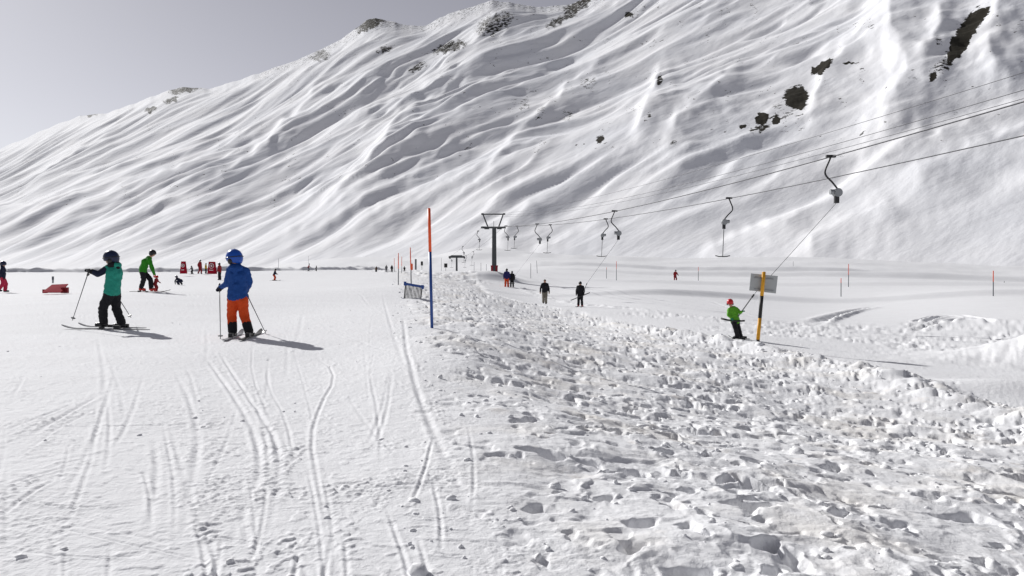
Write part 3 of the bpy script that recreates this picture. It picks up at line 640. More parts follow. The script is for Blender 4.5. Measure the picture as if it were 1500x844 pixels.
gate_pole(1023, 391, 413, 98, [(.75, 'darkpole', 'lower_shaft'), (1, 'pinkpole', 'upper_shaft')], 'thin pole right of the distant skier in red', .03)
gate_pole(903, 383, 409, 85, [(.6, 'darkpole', 'lower_shaft'), (1, 'pinkpole', 'upper_shaft')], 'thin pole behind the skier in black, right one of two', .03)
gate_pole(888.5, 392, 409, 95, [(.85, 'darkpole', 'lower_shaft'), (1, 'pinkpole', 'upper_shaft')], 'thin pole behind the skier in black, left and shorter one of two', .03)
gate_pole(777.5, 386, 406, 90, [(1, 'darkpole', 'shaft')], 'thin plain grey pole standing nearest right of the tall pylon', .03)
gate_pole(787, 382, 399, 105, [(1, 'darkpole', 'shaft')], 'thin plain grey pole, farther one behind the walking man', .03, 786)
for px, y0, y1, D, lb in [(694.5, 384, 400, 120, 'thin grey stake left of the tall pylon, leftmost of three'), (704.5, 385, 398, 120, 'thin grey stake left of the tall pylon, middle one of three'), (712.5, 387, 396, 130, 'thin grey stake left of the tall pylon, shortest of three'),
                           (646.5, 378, 396, 150, 'thin grey stake left of the small far pylon'), (408, 379, 395, 140, 'thin grey stake on the horizon above the child in orange trousers'), (452, 375, 386, 230, 'tiny stake on the skyline above the far skier in red'),
                           (1253, 408, 418, 110, 'faint stake right of the red topped pole on the far bank'), (1162, 383, 398, 150, 'faint stake on the slope above the grey sign panel'), (1471, 412, 420, 90, 'faint small stake right of the orange topped pole furthest right')]:
    gate_pole(px, y0, y1, D, [(1, 'darkpole', 'shaft')], lb, .028, None, 'stake', 'stake', 'thin stakes in the snow')
# wooden post and small boards beyond the trampled strip
for px, y0, y1, D, w, mt, lb in [(609, 380, 397, 140, .16, 'graypost', 'thick grey post beside a red flag beyond the poles')]:
    a = P(px, y1, D); b = P(px, y0, D); o = thing('post', lb, 'post', a); MB().beam(a - Vector((0, 0, .3)), b, w * 2).build('shaft', M[mt], o); MB().box(b, (w * 2.3, w * 2.3, .08)).build('cap', M[mt], o)
a = P(603.3, 397, 120); o = thing('safety_flag', 'small red flag board beside the thick grey post', 'flag', a); MB().beam(a - Vector((0, 0, .2)), P(603.3, 385, 120), .06).build('staff', M['redpad'], o); MB().box(P(603.3, 391, 119.9), (.32, .06, 1.0)).build('flag_cloth', M['orange'], o)
for px, yt, yb, y0, D, w, lb in [(618, 383, 389, 397, 140, .42, 'dark round headed marker post left of the far lift queue'), (653, 386, 392, 398, 140, .62, 'dark square board on a post beside the small far pylon')]:
    a = P(px, y0, D); o = thing('sign_post', lb, 'sign', a); MB().beam(a - Vector((0, 0, .2)), P(px, yt, D), .07).build('post', M['graypost'], o)
    MB().box(P(px, (yt + yb) / 2, D - .06), (w, .05, (yb - yt) * D / F), None, .03).build('board', M['blackp'], o)
# distant safety rope line
# striped post with grey panel
D = 20.0; a = P(1109, 507, D); b = P(1119, 399, D); a.z -= .12
sp = thing('sign_post', 'leaning yellow and black striped post carrying the blank grey back of a sign', 'sign', a)
fr = [0, .14, .415, .70, 1.0]; cs = ['blackp', 'yellow', 'blackp', 'yellow']
for k in range(4): MB().tube([a.lerp(b, fr[k]), a.lerp(b, fr[k + 1])], .048, 14).build('stripe', M[cs[k]], sp, True)
MB().ell(b, (.048, .048, .02)).build('post_cap', M['yellow'], sp, True)
c0 = [P(1100, 400.5, D + .12), P(1139.5, 404.5, D + .05), P(1136.5, 430, D + .05), P(1097.5, 425.5, D + .12)]
off = Vector((0, .02, 0)); pn = MB().loft([[p for p in c0], [p + off for p in c0]]).build('sign_panel', M['panel'], sp)
for yy, q0 in ((406, .2), (423, .8)):
    MB().beam(P(1105, yy + .5, D + .085), P(1133, yy + 3.3, D + .04), .03, .02).build('bracket', M['galv'], sp)
# blue framed netting panel
D = 27.5; c = [P(593.5, 415.5, D), P(619, 420.5, D - .2), P(616.5, 443.5, D - .2), P(591.5, 438.5, D)]
g = thing('net_panel', 'low slatted barrier with blue top and bottom rails leaning at the piste edge', 'barrier', P(604, 441, D))
MB().beam(c[0] + Vector((-.03, 0, 0)), c[1] + Vector((.05, 0, 0)), .085).build('rail', M['bluep'], g); MB().beam(c[3] + Vector((-.05, 0, 0)), c[2] + Vector((.03, 0, 0)), .08).build('rail', M['bluep'], g)
for k in range(13):
    u = .03 + k / 12 * .94; q0 = c[0].lerp(c[1], u); q1 = c[3].lerp(c[2], u); MB().tube([q0, q1], 0.015 if 0 < k < 12 else .025, 6).build('slat', M['blackp'], g)
for u in (.0, 1.0): q0 = c[0].lerp(c[1], u); MB().box(q0, (.09, .1, .15)).build('rail_end', M['bluep'], g)
# red boards of the ski school
def school_board(px, y0, y1, wt, wb, D, label):
    a = P(px, y1, D); k = D / F; o = thing('signboard', label, 'sign board', a, 'red boards of the ski school'); hh = (y1 - y0) * k
    for dy, lean in ((0, .18), (.5, -.18)):
        bm = MB().loft([[Vector((a.x + sx * w * k / 2, a.y + dy + lean * u + t0, a.z + hh * u)) for sx, t0 in ((-1, 0), (1, 0), (1, .04), (-1, .04))] for u, w in ((0, wb), (1, wt))])
        bo = bm.build('board', M['redsign'], o)
        if dy == 0:
            cc = Vector((a.x, a.y + .10, a.z + hh * .66)); r = wt * k * .36
            MB().tube([cc + Vector((r * math.cos(q / 10 * math.pi), -.03, r * 1.1 * math.sin(q / 10 * math.pi))) for q in range(20)], .035, 6, True).build('emblem_ring', M['white'], bo)
            MB().ell(cc + Vector((0, -.03, -.02)), (r * .42, .02, r * .36)).build('emblem_figure', M['white'], bo)
            MB().box(cc + Vector((0, -.05, r * .42)), (r * .7, .02, r * .2)).build('emblem_figure', M['white'], bo)
            MB().box(cc + Vector((0, -.10, -hh * .35)), (wb * k * .5, .02, .08)).build('lettering_bar', M['white'], bo)
    return o
school_board(267.5, 383, 401, 6, 8.5, 92, 'narrow red board with white round emblem, the left one of the pair')
school_board(309.5, 383.5, 401.5, 9, 12, 92, 'wider red board with white round emblem, next to the people in red')
D = hit(81, 431) - .2; k = D / F; a = P(81, 430, D)
rp = thing('ski_ramp', 'slanting dark red board on low feet lying on the snow at left', 'ramp', a)
c0 = [P(62, 429, D - .3), P(89, 429, D - .3), P(100, 417, D + .5), P(76, 418, D + .5)]
MB().loft([c0, [p + Vector((0, 0, .028)) for p in c0]]).build('slanted_board', M['redsign'], rp)
for px, y0, y1, dy in ((66, 429.5, 424, .2), (93, 429.5, 420, .35), (97, 429.5, 421, .1)): MB().box(P(px, (y0 + y1) / 2, D + dy), (.14, .12, (y0 - y1) * k)).build('foot', M['redpad'], rp)
MB().beam(P(90, 423, D - .0), P(98, 423, D + .2), .1).build('side_rail', M['redpad'], rp)
D = 42; a = P(77.5, 415, D); st = thing('marker_post', 'small grey striped marker behind the slanting red board', 'marker', a); MB().tube([a, P(77.5, 410, D)], .05, 8).build('lower_sleeve', M['galv'], st); MB().tube([P(77.5, 410, D), P(77.5, 405, D)], .055, 8).build('upper_sleeve', M['darkpole'], st)

# ------------------------------------------------------------------ people
def gpose(base_, Hh, yaw, kind, seed=0):
    """joints of a generic figure; yaw 0 looks away from the camera, 180 towards it"""
    rd = random.Random(seed); f = Vector((math.sin(R(yaw)), math.cos(R(yaw)), 0)); l = Vector((f.y, -f.x, 0)); u = Vector((0, 0, 1))  # l = person's right
    def q(a, b, c): return base_ + (l * a + f * b + u * c) * Hh
    J = dict(pelvis=q(0, 0, .52), chest=q(0, .02, .73), neck=q(0, .02, .845), head=q(0, .03, .925))
    for s_, n in ((-1, 'L'), (1, 'R')):
        J['sh' + n] = q(.105 * s_, .01, .80); J['el' + n] = q(.155 * s_, -.0, .64); J['ha' + n] = q(.15 * s_, .07, .50)
        J['hip' + n] = q(.055 * s_, 0, .49); J['kn' + n] = q(.065 * s_, .02, .28); J['an' + n] = q(.075 * s_, 0, .06)
    if kind == 'walk':
        J['knL'] = q(-.05, .09, .28); J['anL'] = q(-.045, .06, .06); J['knR'] = q(.055, .02, .28); J['anR'] = q(.05, -.12, .08)
        J['elL'] = q(-.16, -.02, .63); J['haL'] = q(-.175, .0, .47); J['elR'] = q(.165, -.03, .64); J['haR'] = q(.18, .05, .48)
    if kind == 'ski':
        J['pelvis'] = q(0, -.04, .48); J['chest'] = q(0, .05, .68); J['neck'] = q(0, .08, .80); J['head'] = q(0, .10, .89)
        for s_, n in ((-1, 'L'), (1, 'R')):
            J['sh' + n] = q(.10 * s_, .05, .76); J['el' + n] = q(.17 * s_, .08, .61); J['ha' + n] = q(.17 * s_, .20, .55); J['hip' + n] = q(.055 * s_, -.03, .46)
            J['kn' + n] = q(.08 * s_, .07, .27); J['an' + n] = q(.09 * s_, -.0, .06)
    if kind == 'crouch':
        J['pelvis'] = q(0, -.28, .42); J['chest'] = q(0, .08, .58); J['neck'] = q(0, .2, .68); J['head'] = q(0, .3, .8)
        for s_, n in ((-1, 'L'), (1, 'R')):
            J['sh' + n] = q(.16 * s_, .14, .62); J['el' + n] = q(.2 * s_, .3, .4); J['ha' + n] = q(.14 * s_, .32, .16); J['hip' + n] = q(.12 * s_, -.28, .38)
            J['kn' + n] = q(.2 * s_, .08, .34); J['an' + n] = q(.18 * s_, -.22, .1)
    if kind == 'bend':
        J['pelvis'] = q(0, -.10, .50); J['chest'] = q(0, .10, .66); J['neck'] = q(0, .2, .74); J['head'] = q(0, .28, .79)
        for s_, n in ((-1, 'L'), (1, 'R')): J['sh' + n] = q(.1 * s_, .17, .71); J['el' + n] = q(.12 * s_, .19, .54); J['ha' + n] = q(.1 * s_, .22, .38); J['hip' + n] = q(.055 * s_, -.08, .47)
    return J
def person(label, J, Hh, yaw, jacket, trousers, helmet='blackh', gloves='blackc', boots='blackh', headr=None, kind='adult', vox=.02, sleeves=None, hemdrop=.02, goggles=True, cuff=None,
           headyaw=None, face=False, hat=True, hairlong=False, hood=False, root=None, stout=1.0, bootyaw=None, armL=True):
    k = Hh / 1.75 * (1.0 if kind == 'adult' else 1.13) * stout
    base_ = root or Vector(((J['anL'].x + J['anR'].x) / 2, (J['anL'].y + J['anR'].y) / 2, min(J['anL'].z, J['anR'].z) - .08 * k))
    o = thing('person', label, 'person', base_)
    hr = headr or (.105 * k if kind == 'adult' else .115 * k)
    hy = R(headyaw if headyaw is not None else yaw); fh = Vector((math.sin(hy), math.cos(hy), 0)); rh = Vector((fh.y, -fh.x, 0)); up = Vector((0, 0, 1)); Rh = Matrix((rh, fh, up)).transposed()
    by_ = R(bootyaw if bootyaw is not None else yaw); fb = Vector((math.sin(by_), math.cos(by_), 0))
    tor = (J['shR'] - J['shL']); tw = tor.length
    spine = (J['chest'] - J['pelvis'])
    # body: one continuous surface
    b = MB(); hd = J['head']
    b.ell(hd, (hr * .78, hr * .92, hr * 1.08), Rh); b.ell(hd + fh * hr * .28 - up * hr * .5, (hr * .5, hr * .5, hr * .45), Rh)
    b.ell(hd + fh * hr * .92 - up * hr * .1, (hr * .13, hr * .2, hr * .22), Rh)
    for sx in (-1, 1): b.ell(hd + rh * sx * hr * .8 - up * hr * .05, (hr * .12, hr * .2, hr * .28), Rh)
    b.cap(hd - up * hr * .5, J['neck'], hr * .5, hr * .5); b.cap(J['neck'], J['chest'], hr * .5, .085 * k); b.cap(J['chest'], J['pelvis'] + up * .04, .095 * k, .095 * k)
    for n in 'LR':
        b.cap(J['neck'].lerp(J['sh' + n], .3), J['sh' + n], .06 * k, .06 * k); b.cap(J['sh' + n], J['el' + n], .05 * k, .042 * k); b.cap(J['el' + n], J['ha' + n], .042 * k, .03 * k)
        b.cap(J['pelvis'], J['hip' + n], .085 * k, .08 * k); b.cap(J['hip' + n], J['kn' + n], .085 * k, .055 * k); b.cap(J['kn' + n], J['an' + n], .055 * k, .04 * k); b.cap(J['an' + n], J['an' + n] + fb * .1 * k - up * .03 * k, .04 * k, .03 * k)
    remesh(b.build('body', M['skin'], o), vox, 2)
    # jacket
    b = MB(); mid_ = J['pelvis'].lerp(J['chest'], .45)
    lat = tor.normalized() if tw > 1e-4 else Vector((1, 0, 0))
    w = max(.055 * k, tw * .25)
    for sx in (-1, 1):
        b.cap(J['chest'] + lat * w * sx * .9, mid_ + lat * w * sx * .75, .135 * k, .125 * k); b.cap(mid_ + lat * w * sx * .75, J['pelvis'] + lat * w * sx * .8 - up * hemdrop, .125 * k, .14 * k)
    b.cap(J['neck'] - up * .02 * k, J['chest'], .085 * k, .15 * k); b.cap(mid_, J['pelvis'] + up * .045 * k, .15 * k, .15 * k)
    sl_ = MB() if sleeves else b
    for n in 'LR':
        b.cap(J['neck'].lerp(J['sh' + n], .35) - up * .02 * k, J['sh' + n], .09 * k, .082 * k)
        sl_.cap(J['sh' + n], J['el' + n], .083 * k, .068 * k); sl_.cap(J['el' + n], J['ha' + n].lerp(J['el' + n], .12), .068 * k, .052 * k)
    fy = R(yaw); ff = Vector((math.sin(fy), math.cos(fy), 0))
    b.cap(J['neck'] - ff * .05 * k - lat * .05 * k, J['neck'] - ff * .05 * k + lat * .05 * k, .065 * k, .065 * k)   # collar / hood roll
    jk = remesh(b.build('jacket', M[jacket], o), vox, 2, .036 * k, .075 * k)
    if sleeves:
        s2 = remesh(sl_.build('sleeve', M[sleeves], jk), vox, 3, .015 * k, .07 * k)
    else: s2 = jk
    # trousers
    b = MB(); cf = MB() if cuff else None
    b.cap(J['pelvis'] + up * .03 * k, J['pelvis'], .12 * k, .12 * k)
    for n in 'LR':
        b.cap(J['pelvis'].lerp(J['hip' + n], .6), J['hip' + n], .12 * k, .12 * k); b.cap(J['hip' + n], J['kn' + n], .118 * k, .092 * k)
        kk, aa = J['kn' + n], J['an' + n]
        if cuff:
            m_ = kk.lerp(aa, .52); b.cap(kk, m_, .095 * k, .088 * k); cf.cap(kk.lerp(aa, .55), aa.lerp(kk, .06), .095 * k, .09 * k)
        else: b.cap(kk, aa.lerp(kk, .1), .093 * k, .09 * k)
    tr = remesh(b.build('trousers', M[trousers], o), vox, 2, .036 * k, .065 * k)
    if cuff: remesh(cf.build('trouser_cuffs', M[cuff], tr), vox, 2)
    # boots
    for n in 'LR':
        a_ = J['an' + n]; bt = MB(); bt.cap(a_ + up * .03 * k, a_ - up * .02 * k, .068 * k, .07 * k); bt.cap(a_ - up * .03 * k - fb * .03 * k, a_ - up * .035 * k + fb * .14 * k, .06 * k, .05 * k)
        bo = remesh(bt.build('boot', M[boots], o), min(vox, .02), 2)
        if vox < .02:
            for q_ in (-.01, .03): MB().box(a_ + up * q_ * k + fb * .065 * k, (.1 * k, .03 * k, .018 * k), Rh).build('buckle', M['galv'], bo)
    # gloves with fingers
    for n in 'LR':
        h_ = J['ha' + n]; d = (h_ - J['el' + n]).normalized(); g_ = MB(); sd = d.cross(up)
        sd = sd.normalized() if sd.length > .1 else fb; gm = gloves
        pk = k * (.9 if kind == 'adult' else 1.0); c = h_ + d * .035 * pk
        g_.cap(h_ - d * .05 * pk, h_, .042 * pk, .036 * pk)
        g_.cap(c - sd * .02 * pk, c + sd * .02 * pk, .030 * pk, .030 * pk)
        dn = sd.cross(d).normalized(); dn = -dn if dn.z > 0 else dn
        for i in range(4):
            o_ = (i - 1.5) * .021 * pk; L_ = (.9, 1.0, .95, .8)[i]
            r0 = c + sd * o_ + d * .03 * pk; r1 = r0 + (d * .030 + dn * .012) * pk * L_; r2 = r1 + (d * -.004 + dn * .030) * pk * L_; r3 = r2 + (-d * .024 + dn * .006) * pk * L_
            g_.cap(r0, r1, .0125 * pk, .0115 * pk, 8); g_.cap(r1, r2, .0115 * pk, .011 * pk, 8); g_.cap(r2, r3, .011 * pk, .0095 * pk, 8)
        sgn = 1 if n == 'L' else -1
        t0 = c + sd * .03 * pk * sgn - d * .01 * pk; t1 = t0 + (sd * .018 * sgn + dn * .022 + d * .01) * pk; t2 = t1 + (dn * .022 + d * .012 - sd * .008 * sgn) * pk
        g_.cap(t0, t1, .0145 * pk, .013 * pk, 8); g_.cap(t1, t2, .013 * pk, .011 * pk, 8)
        remesh(g_.build('glove' if gm != 'skin' else 'hand', M[gm], o), .006 if vox < .02 else .014, 1)
    # head gear
    if hat:
        R1 = hr * 1.22; hc = hd + up * hr * .22 - fh * hr * .05; rings = []
        for i in range(9):
            a_ = math.pi * (.03 + .645 * i / 8); rr_ = math.sin(a_); z_ = math.cos(a_)
            rings.append([hc + Rh @ Vector((R1 * .93 * rr_ * math.cos(2 * math.pi * q / 22), R1 * 1.06 * rr_ * math.sin(2 * math.pi * q / 22), R1 * z_ - (.20 * R1 * max(0, -math.sin(2 * math.pi * q / 22) + .25) * (i / 8) ** 2))) for q in range(22)][::-1])
        he = MB().loft(rings).build('helmet', M[helmet], o, True)
        if vox <= .02:
            for sx in (-1, 1): MB().ell(hd + rh * sx * hr * .95 - up * hr * .35 - fh * .1 * hr, (hr * .25, hr * .42, hr * .5), Rh).build('ear_pad', M['blackh'], he, True)
            for q_ in (-.45, 0, .45): MB().cap(hc + Rh @ Vector((q_ * R1, -.1 * R1, R1 * (.99 - .55 * abs(q_)))), hc + Rh @ Vector((q_ * R1, .35 * R1, R1 * (.90 - .55 * abs(q_)))), hr * .06, hr * .06, 8).build('vent', M['blackh'], he)
        if goggles:
            pts = [hc + Rh @ Vector((R1 * .93 * math.cos(a_), R1 * 1.06 * math.sin(a_), -R1 * .02 + R1 * .14 * -math.sin(a_))) for a_ in [2 * math.pi * i / 24 for i in range(24)]]
            gg = MB().tube(pts, hr * .075, 6, True).build('goggle_strap', M['blackh'], he, True)
            lens = MB(); rg = []
            for ww in (.0, 1.):
                rg.append([hd + Rh @ Vector((hr * 1.02 * math.sin(a_) * (1.02 if ww else .9), hr * (1.12 if ww else .9) * math.cos(a_), hr * (.34 if k_ else -.22) + .02)) for k_, a_ in [(1, x_) for x_ in (-1, -.6, -.2, .2, .6, 1)] + [(0, x_) for x_ in (1, .6, .25, -.25, -.6, -1)]])
            lens.loft(rg).build('goggle_lens', M['lens'], he, False)
    else:
        MB().ell(hd + up * hr * .28 - fh * hr * .14, (hr * .86, hr * .95, hr * .9), Rh).build('hair', M['hair'], o, True)
    if face:
        for sx in (-1, 1): MB().ell(hd + fh * hr * .82 + rh * sx * hr * .32 + up * hr * .05, (hr * .12, hr * .08, hr * .07), Rh).build('eye', M['blackh'], o)
        MB().ell(hd + fh * hr * .80 - up * hr * .55, (hr * .26, hr * .08, hr * .06), Rh).build('mouth', M['redpad'], o)
    if hood:
        hb = J['neck'] - ff * .085 * k - up * .03 * k
        remesh(MB().cap(hb - lat * .07 * k, hb + lat * .07 * k, .075 * k, .075 * k).cap(hb - up * .02 * k, hb - up * .12 * k - ff * .01, .085 * k, .045 * k).build('hood', M[jacket], jk), vox, 2, .02 * k, .05 * k)
    if vox < .012:      # hem band and sleeve ends a touch off the cloth
        for n in 'LR':
            d = (J['ha' + n] - J['el' + n]).normalized(); c = J['ha' + n] - d * .045 * k; MB().tube([c, c + d * .035 * k], [.058 * k, .055 * k], 14).build('cuff', M['blackc'], s2, True)
    if hairlong: remesh(MB().cap(hd - fh * hr * .6 - up * hr * .5, J['neck'] - ff * .05 * k - up * .05 * k, hr * .62, hr * .55).cap(J['neck'] - lat * .05, J['neck'] + lat * .05, hr * .75, hr * .75).build('hood', M['blackc'], o), vox, 2)
    return o
def ski(label, a, b, w=.075, m='grayski', parent=None, bind=.45, lift=.06, name='ski'):
    """tail a -> tip b"""
    a = Vector(a); b = Vector(b); d = (b - a); L = d.length; d.normalize(); sd = d.cross(Vector((0, 0, 1))).normalized(); up = Vector((0, 0, 1))
    o = thing(name, label, name, a)
    rings = []
    for u in (0, .03, .12, .3, .5, .7, .84, .9, .94, .97, 1.0):
        ww = w * (.6 if u == 0 else .95 - .28 * math.sin(math.pi * min(u, .9) / .9) + (.12 if .75 < u < .93 else 0)) * (1 if u < .95 else (.8 if u < 1 else .3))
        z_ = .012 + lift * max(0, (u - .84) / .16) ** 1.7; c = a + d * (L * u) + up * z_
        rings.append([c + sd * x_ * ww / 2 + up * q_ for x_, q_ in ((-1, -.007), (1, -.007), (.92, .007), (-.92, .007))])
    MB().loft(rings).build('ski_blade', M[m], o)
    Rm = Matrix((sd, d, up)).transposed(); c = a + d * L * bind + up * .035
    MB().box(c + d * .14, (w * .8, .08, .045), Rm).build('toe_binding', M['black'], o); MB().box(c - d * .15 + up * .012, (w * .8, .11, .07), Rm).build('heel_binding', M['black'], o)
    return o
def skipole(label, hand, tip, r=.0085, hot='shaft'):
    hand = Vector(hand); tip = Vector(tip); d = (tip - hand).normalized(); o = thing('ski_pole', label, 'ski pole', tip)
    MB().tube([hand, tip], [r, r * .7], 8).build('shaft', M[hot], o, True)
    MB().tube([hand - d * .07, hand - d * .04, hand + d * .02, hand + d * .07], [.014, .018, .015, .016], 8).build('grip', M['black'], o, True)
    c = tip - d * .06; MB().tube([c, c + d * .006, c + d * .014], [.015, .042, .038], 12).build('basket', M['bootw'], o); MB().tube([hand - d * .06, hand - d * .0 + Vector((.03, 0, -.02)), hand + d * .05 + Vector((.02, 0, -.02)), hand - d * .05], .005, 5).build('strap', M['black'], o)
    return o

# --- child in blue, seen from behind
D = 12.2
def pj(d, D): return {k: P(v[0], v[1], D + (v[2] if len(v) > 2 else 0)) for k, v in d.items()}
J = pj(dict(head=(343, 379, 0), neck=(346, 390.5), chest=(348.5, 404), pelvis=(348, 432), shL=(337, 396.5, -.03), shR=(360, 397.5, .02), elL=(333, 415, .02), haL=(322.5, 421.5, .12), elR=(365.5, 414, .08), haR=(360, 427, .26),
            hipL=(341.5, 440), hipR=(355, 440), knL=(339.5, 462, .06), anL=(340.8, 486, -.02), knR=(357.5, 461.5, .08), anR=(365, 486.5, .02)), D)
person('child in a blue hooded jacket and orange trousers seen from behind with two ski poles', J, 1.42, -14, 'blue', 'orangec', 'blueh', 'navy', 'blackh', .112, 'child', .011, goggles=True, cuff='blackc', headyaw=-68, bootyaw=-12, hood=True, stout=.93)
s0 = P(341, 492.5, D); s1 = P(366.5, 493.5, D)
for c, lb in ((s0, 'left ski of the child in the blue jacket'), (s1, 'right ski of the child in the blue jacket')):
    dr = Vector((-.16, 1, 0)).normalized() if c is s0 else Vector((-.10, 1, 0)).normalized(); zz = surf(c.x, c.y); c2 = Vector((c.x, c.y, zz + .01)); ski(lb, c2 - dr * .62, c2 + dr * .78, .085, 'blackp' if c is s1 else 'grayski')
skipole('upright ski pole in the left hand of the child in blue', P(321.6, 421, D + .16), P(323, 496.5, D - .15))
skipole('slanting ski pole on the right side of the child in blue', P(361, 430, D + .3), P(389.5, 489, D + .55))
# --- child in teal, side view, looking left
D = 14.0
J = pj(dict(head=(162.5, 379), neck=(167.5, 388.5, .0), chest=(167.5, 399), pelvis=(164.5, 424), shL=(159, 392.5, -.04), shR=(172, 393, .16), elL=(143.5, 401.5, -.12), haL=(132.5, 397, -.16), elR=(172, 410, .3), haR=(160, 418, .42),
            hipL=(160, 432, -.03), hipR=(168.5, 432, .10), knL=(150.5, 452, -.06), anL=(152, 473.5, -.02), knR=(170.5, 452, .12), anR=(178.5, 474.5, .16)), D)
person('child in a teal jacket with black sleeves and black trousers sliding left on skis', J, 1.38, -88, 'teal', 'blackc', 'navyh', 'blackc', 'blackh', .112, 'child', .011, sleeves='navy', goggles=True, headyaw=-100, hairlong=True, bootyaw=-90)
ski('nearer ski of the child in the teal jacket', P(219, 484, D - .12), P(90.5, 481.5, D - .10), .085, 'grayski', bind=.46)
ski('farther ski of the child in the teal jacket, its tip raised', P(214, 481.5, D + .26), P(115, 478.5, D + .22), .085, 'grayski', bind=.42)
skipole('ski pole held out at arm length by the child in teal', P(129.5, 399, D - .2), P(106, 469.5, D - .05))
skipole('ski pole trailing behind the child in teal', P(170, 431, D + .45), P(192, 465.5, D + .75))
# --- adult in green bending over
D = hit(212, 428)
J = pj(dict(head=(223.8, 371.5), neck=(219, 377), chest=(213, 383.5), pelvis=(209.5, 396), shL=(218, 381, -.14), shR=(219, 380, .18), elL=(223, 391.5, -.12), haL=(226, 403, -.1), elR=(222, 392, .2), haR=(227, 403.5, .2),
            hipL=(209, 399, -.08), hipR=(210.5, 399, .1), knL=(210.5, 409.5, -.08), anL=(206.5, 422.5, -.05), knR=(220.5, 409.5, .12), anR=(221.5, 422.5, .12)), D)
person('adult in a bright green jacket bending forward over a small child in red', J, 60 * D / F * 1.1, 90, 'green', 'blackc', 'blackh', 'bootr', 'bootr', None, 'adult', .018, headyaw=80, face=False)
ski('nearer ski under the adult in the green jacket', P(182, 429, D - .1), P(244, 428.5, D - .1), .08, 'blackp'); ski('farther ski under the adult in the green jacket', P(190, 427.5, D + .3), P(250, 427, D + .3), .08, 'blackp')
b_ = P(228, 427.5, D + .35)
person('small child in red overalls standing against the adult in green', gpose(b_, .64, 100, 'ski'), .64, 100, 'redc', 'bootr' if False else 'redc', 'redh', 'redc', 'bootr', None, 'child', .02)
# --- helper for the small figures
def small(label, px, y0, y1, yaw, kind, jk, tr, helm='blackh', who='adult', skis=None, vox=.03, Hmul=1.0, **kw):
    D = hit(px, y1); b_ = P(px, y1, D); b_.z += .02; Hh = (y1 - y0) * D / F * Hmul; vox = max(.022, min(vox, Hh / 45))
    o = person(label, gpose(b_, Hh, yaw, kind, px), Hh, yaw, jk, tr, helm, kind=who, vox=vox, **kw)
    print('PERSON %-60s D=%.1f H=%.2f' % (label[:60], D, Hh))
    if skis:
        f = Vector((math.sin(R(yaw)), math.cos(R(yaw)), 0)); l = Vector((f.y, -f.x, 0)); L = Hh * .9
        for sx, nm in ((-1, 'left'), (1, 'right')):
            c = b_ + l * sx * .085 * Hh; c.z -= .0; ski('%s ski of %s' % (nm, skis), c - f * L * .42, c + f * L * .58, .09, 'grayski')
    return o, D, Hh
small('person in a dark jacket and pink trousers walking, cut by the left edge', 4, 384.5, 429, 60, 'walk', 'navy', 'pink', 'navyh', 'child', vox=.02)
small('child in dark blue kneeling on the snow left of the child in blue', 262, 403.5, 418, -70, 'crouch', 'navy', 'navy', 'navyh', 'child', Hmul=1.0, stout=1.55)
small('small dark child skiing between the red boards', 281.5, 389.5, 402, 200, 'ski', 'grayc', 'blackc', 'blackh', 'child', 'the small child between the red boards')
small('adult all in dark red standing left of the wider red board', 293, 381, 402, 110, 'walk', 'redc', 'redc', 'blackh')
small('person in yellow and black half hidden behind the wider red board', 301.5, 386, 401.5, 90, 'stand', 'yellowc', 'blackc', 'blackh')
small('adult in a red jacket and black trousers just left of the child in blue', 322, 385.5, 411, -80, 'stand', 'redc', 'blackc', 'blackh', vox=.025)
small('child in a dark jacket and orange trousers skiing alone on the piste', 402, 394, 411.5, 90, 'ski', 'navy', 'orangec', 'blackh', 'child', 'the child in a dark jacket and orange trousers')
small('far skier in a red jacket and black trousers near the piste horizon', 452, 386, 397.5, 70, 'ski', 'redc', 'blackc', 'blackh', skis='the far skier in red near the horizon')
small('tiny dark child to the right of the far skier in red', 463, 389.5, 397.5, 110, 'ski', 'grayc', 'blackc', 'blackh', 'child')
small('stocky far person in a reddish jacket alone on the piste horizon', 551, 390, 398.5, 0, 'bend', 'brown', 'blackc', 'blackh', stout=1.7)
small('far person in grey, left one of the pair standing by the poles', 566, 388.5, 399, 180, 'stand', 'grayc', 'grayc', 'blackh')
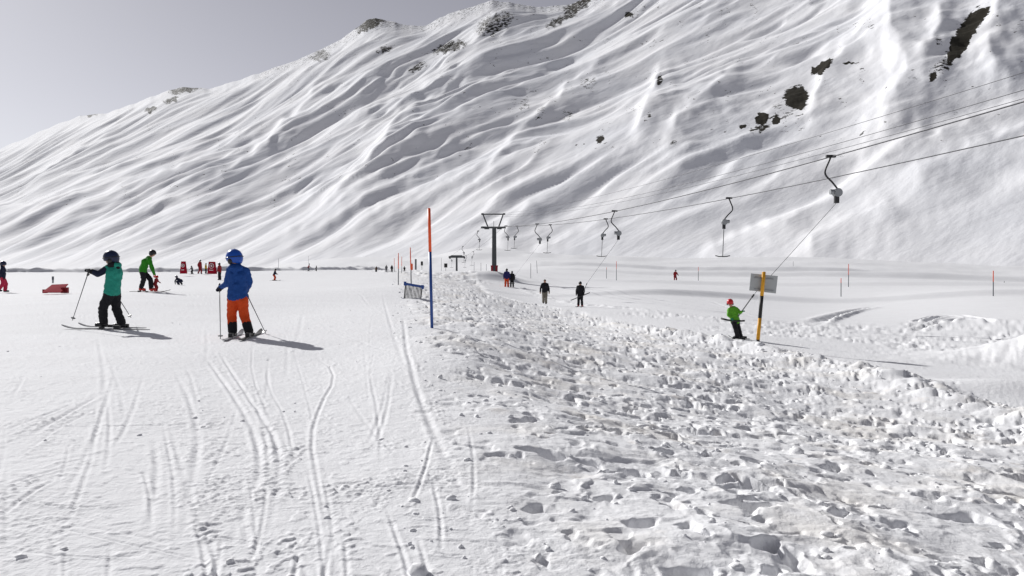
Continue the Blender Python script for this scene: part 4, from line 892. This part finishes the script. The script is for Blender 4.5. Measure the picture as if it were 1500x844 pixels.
small('far person in black, right one of the pair standing by the poles', 574, 388.5, 399.5, 150, 'walk', 'blackc', 'blackc', 'blackh')
small('far person in black between the orange topped poles', 592.5, 390, 399.5, 180, 'ski', 'blackc', 'blackc', 'blackh')
small('rider in a blue jacket and orange trousers at the T-bar, left of a pair', 742.3, 394, 422, 0, 'stand', 'royal', 'orangec', 'blackh', vox=.025)
small('rider in black at the T-bar, right of a pair', 750, 397.5, 422, 0, 'stand', 'blackc', 'blackc', 'blackh', vox=.025)
small('man in a black pullover and beige trousers walking towards the camera', 798, 409.5, 446.5, 180, 'walk', 'blackc', 'beige', vox=.02, hat=False, gloves='skin', goggles=False, face=True)
small('skier all in black pulled along by a T-bar', 850, 413, 450, 195, 'stand', 'blackc', 'blackc', 'blackh', boots='bootr', skis='the skier in black on the T-bar', vox=.02)
small('far skier in red standing on the slope beyond the lift track', 989, 395, 413.5, 170, 'ski', 'redc', 'redc', 'blackh', skis='the far skier in red beyond the lift track', vox=.025)
# --- child in green on the lift
D = DK
J = pj(dict(head=(1069.5, 443.8), neck=(1072, 450.5), chest=(1074, 456.5), pelvis=(1077, 469), shL=(1068.3, 454, -.04), shR=(1079, 453, -.0), elL=(1067, 461.5, -.14), haL=(1071.5, 466, -.22), elR=(1084, 458, -.12), haR=(1087, 456.5, -.14),
            hipL=(1075, 472, -.05), hipR=(1079, 472, .05), knL=(1077.5, 481.5, -.1), anL=(1080.5, 493, -.05), knR=(1082, 482, .1), anR=(1085.5, 494, .08)), D)
person('child in a bright green jacket and red helmet leaning back on the T-bar', J, 1.2, -110, 'kidgreen', 'blackc', 'redh', 'darkgreen', 'blackh', None, 'child', .013, goggles=False, headyaw=-165, face=True, bootyaw=-80)
ski('nearer ski of the child in green on the lift', P(1096, 499, D - .12), P(1064, 496.5, D - .12), .08, 'blackp'); ski('farther ski of the child in green on the lift', P(1098, 497, D + .15), P(1067, 494.5, D + .15), .08, 'blackp')
print('D kid', DK, 'skier', DS, 'walker', DW, 'tris ground', X.size * 2, 'mount', Xm.size * 2)
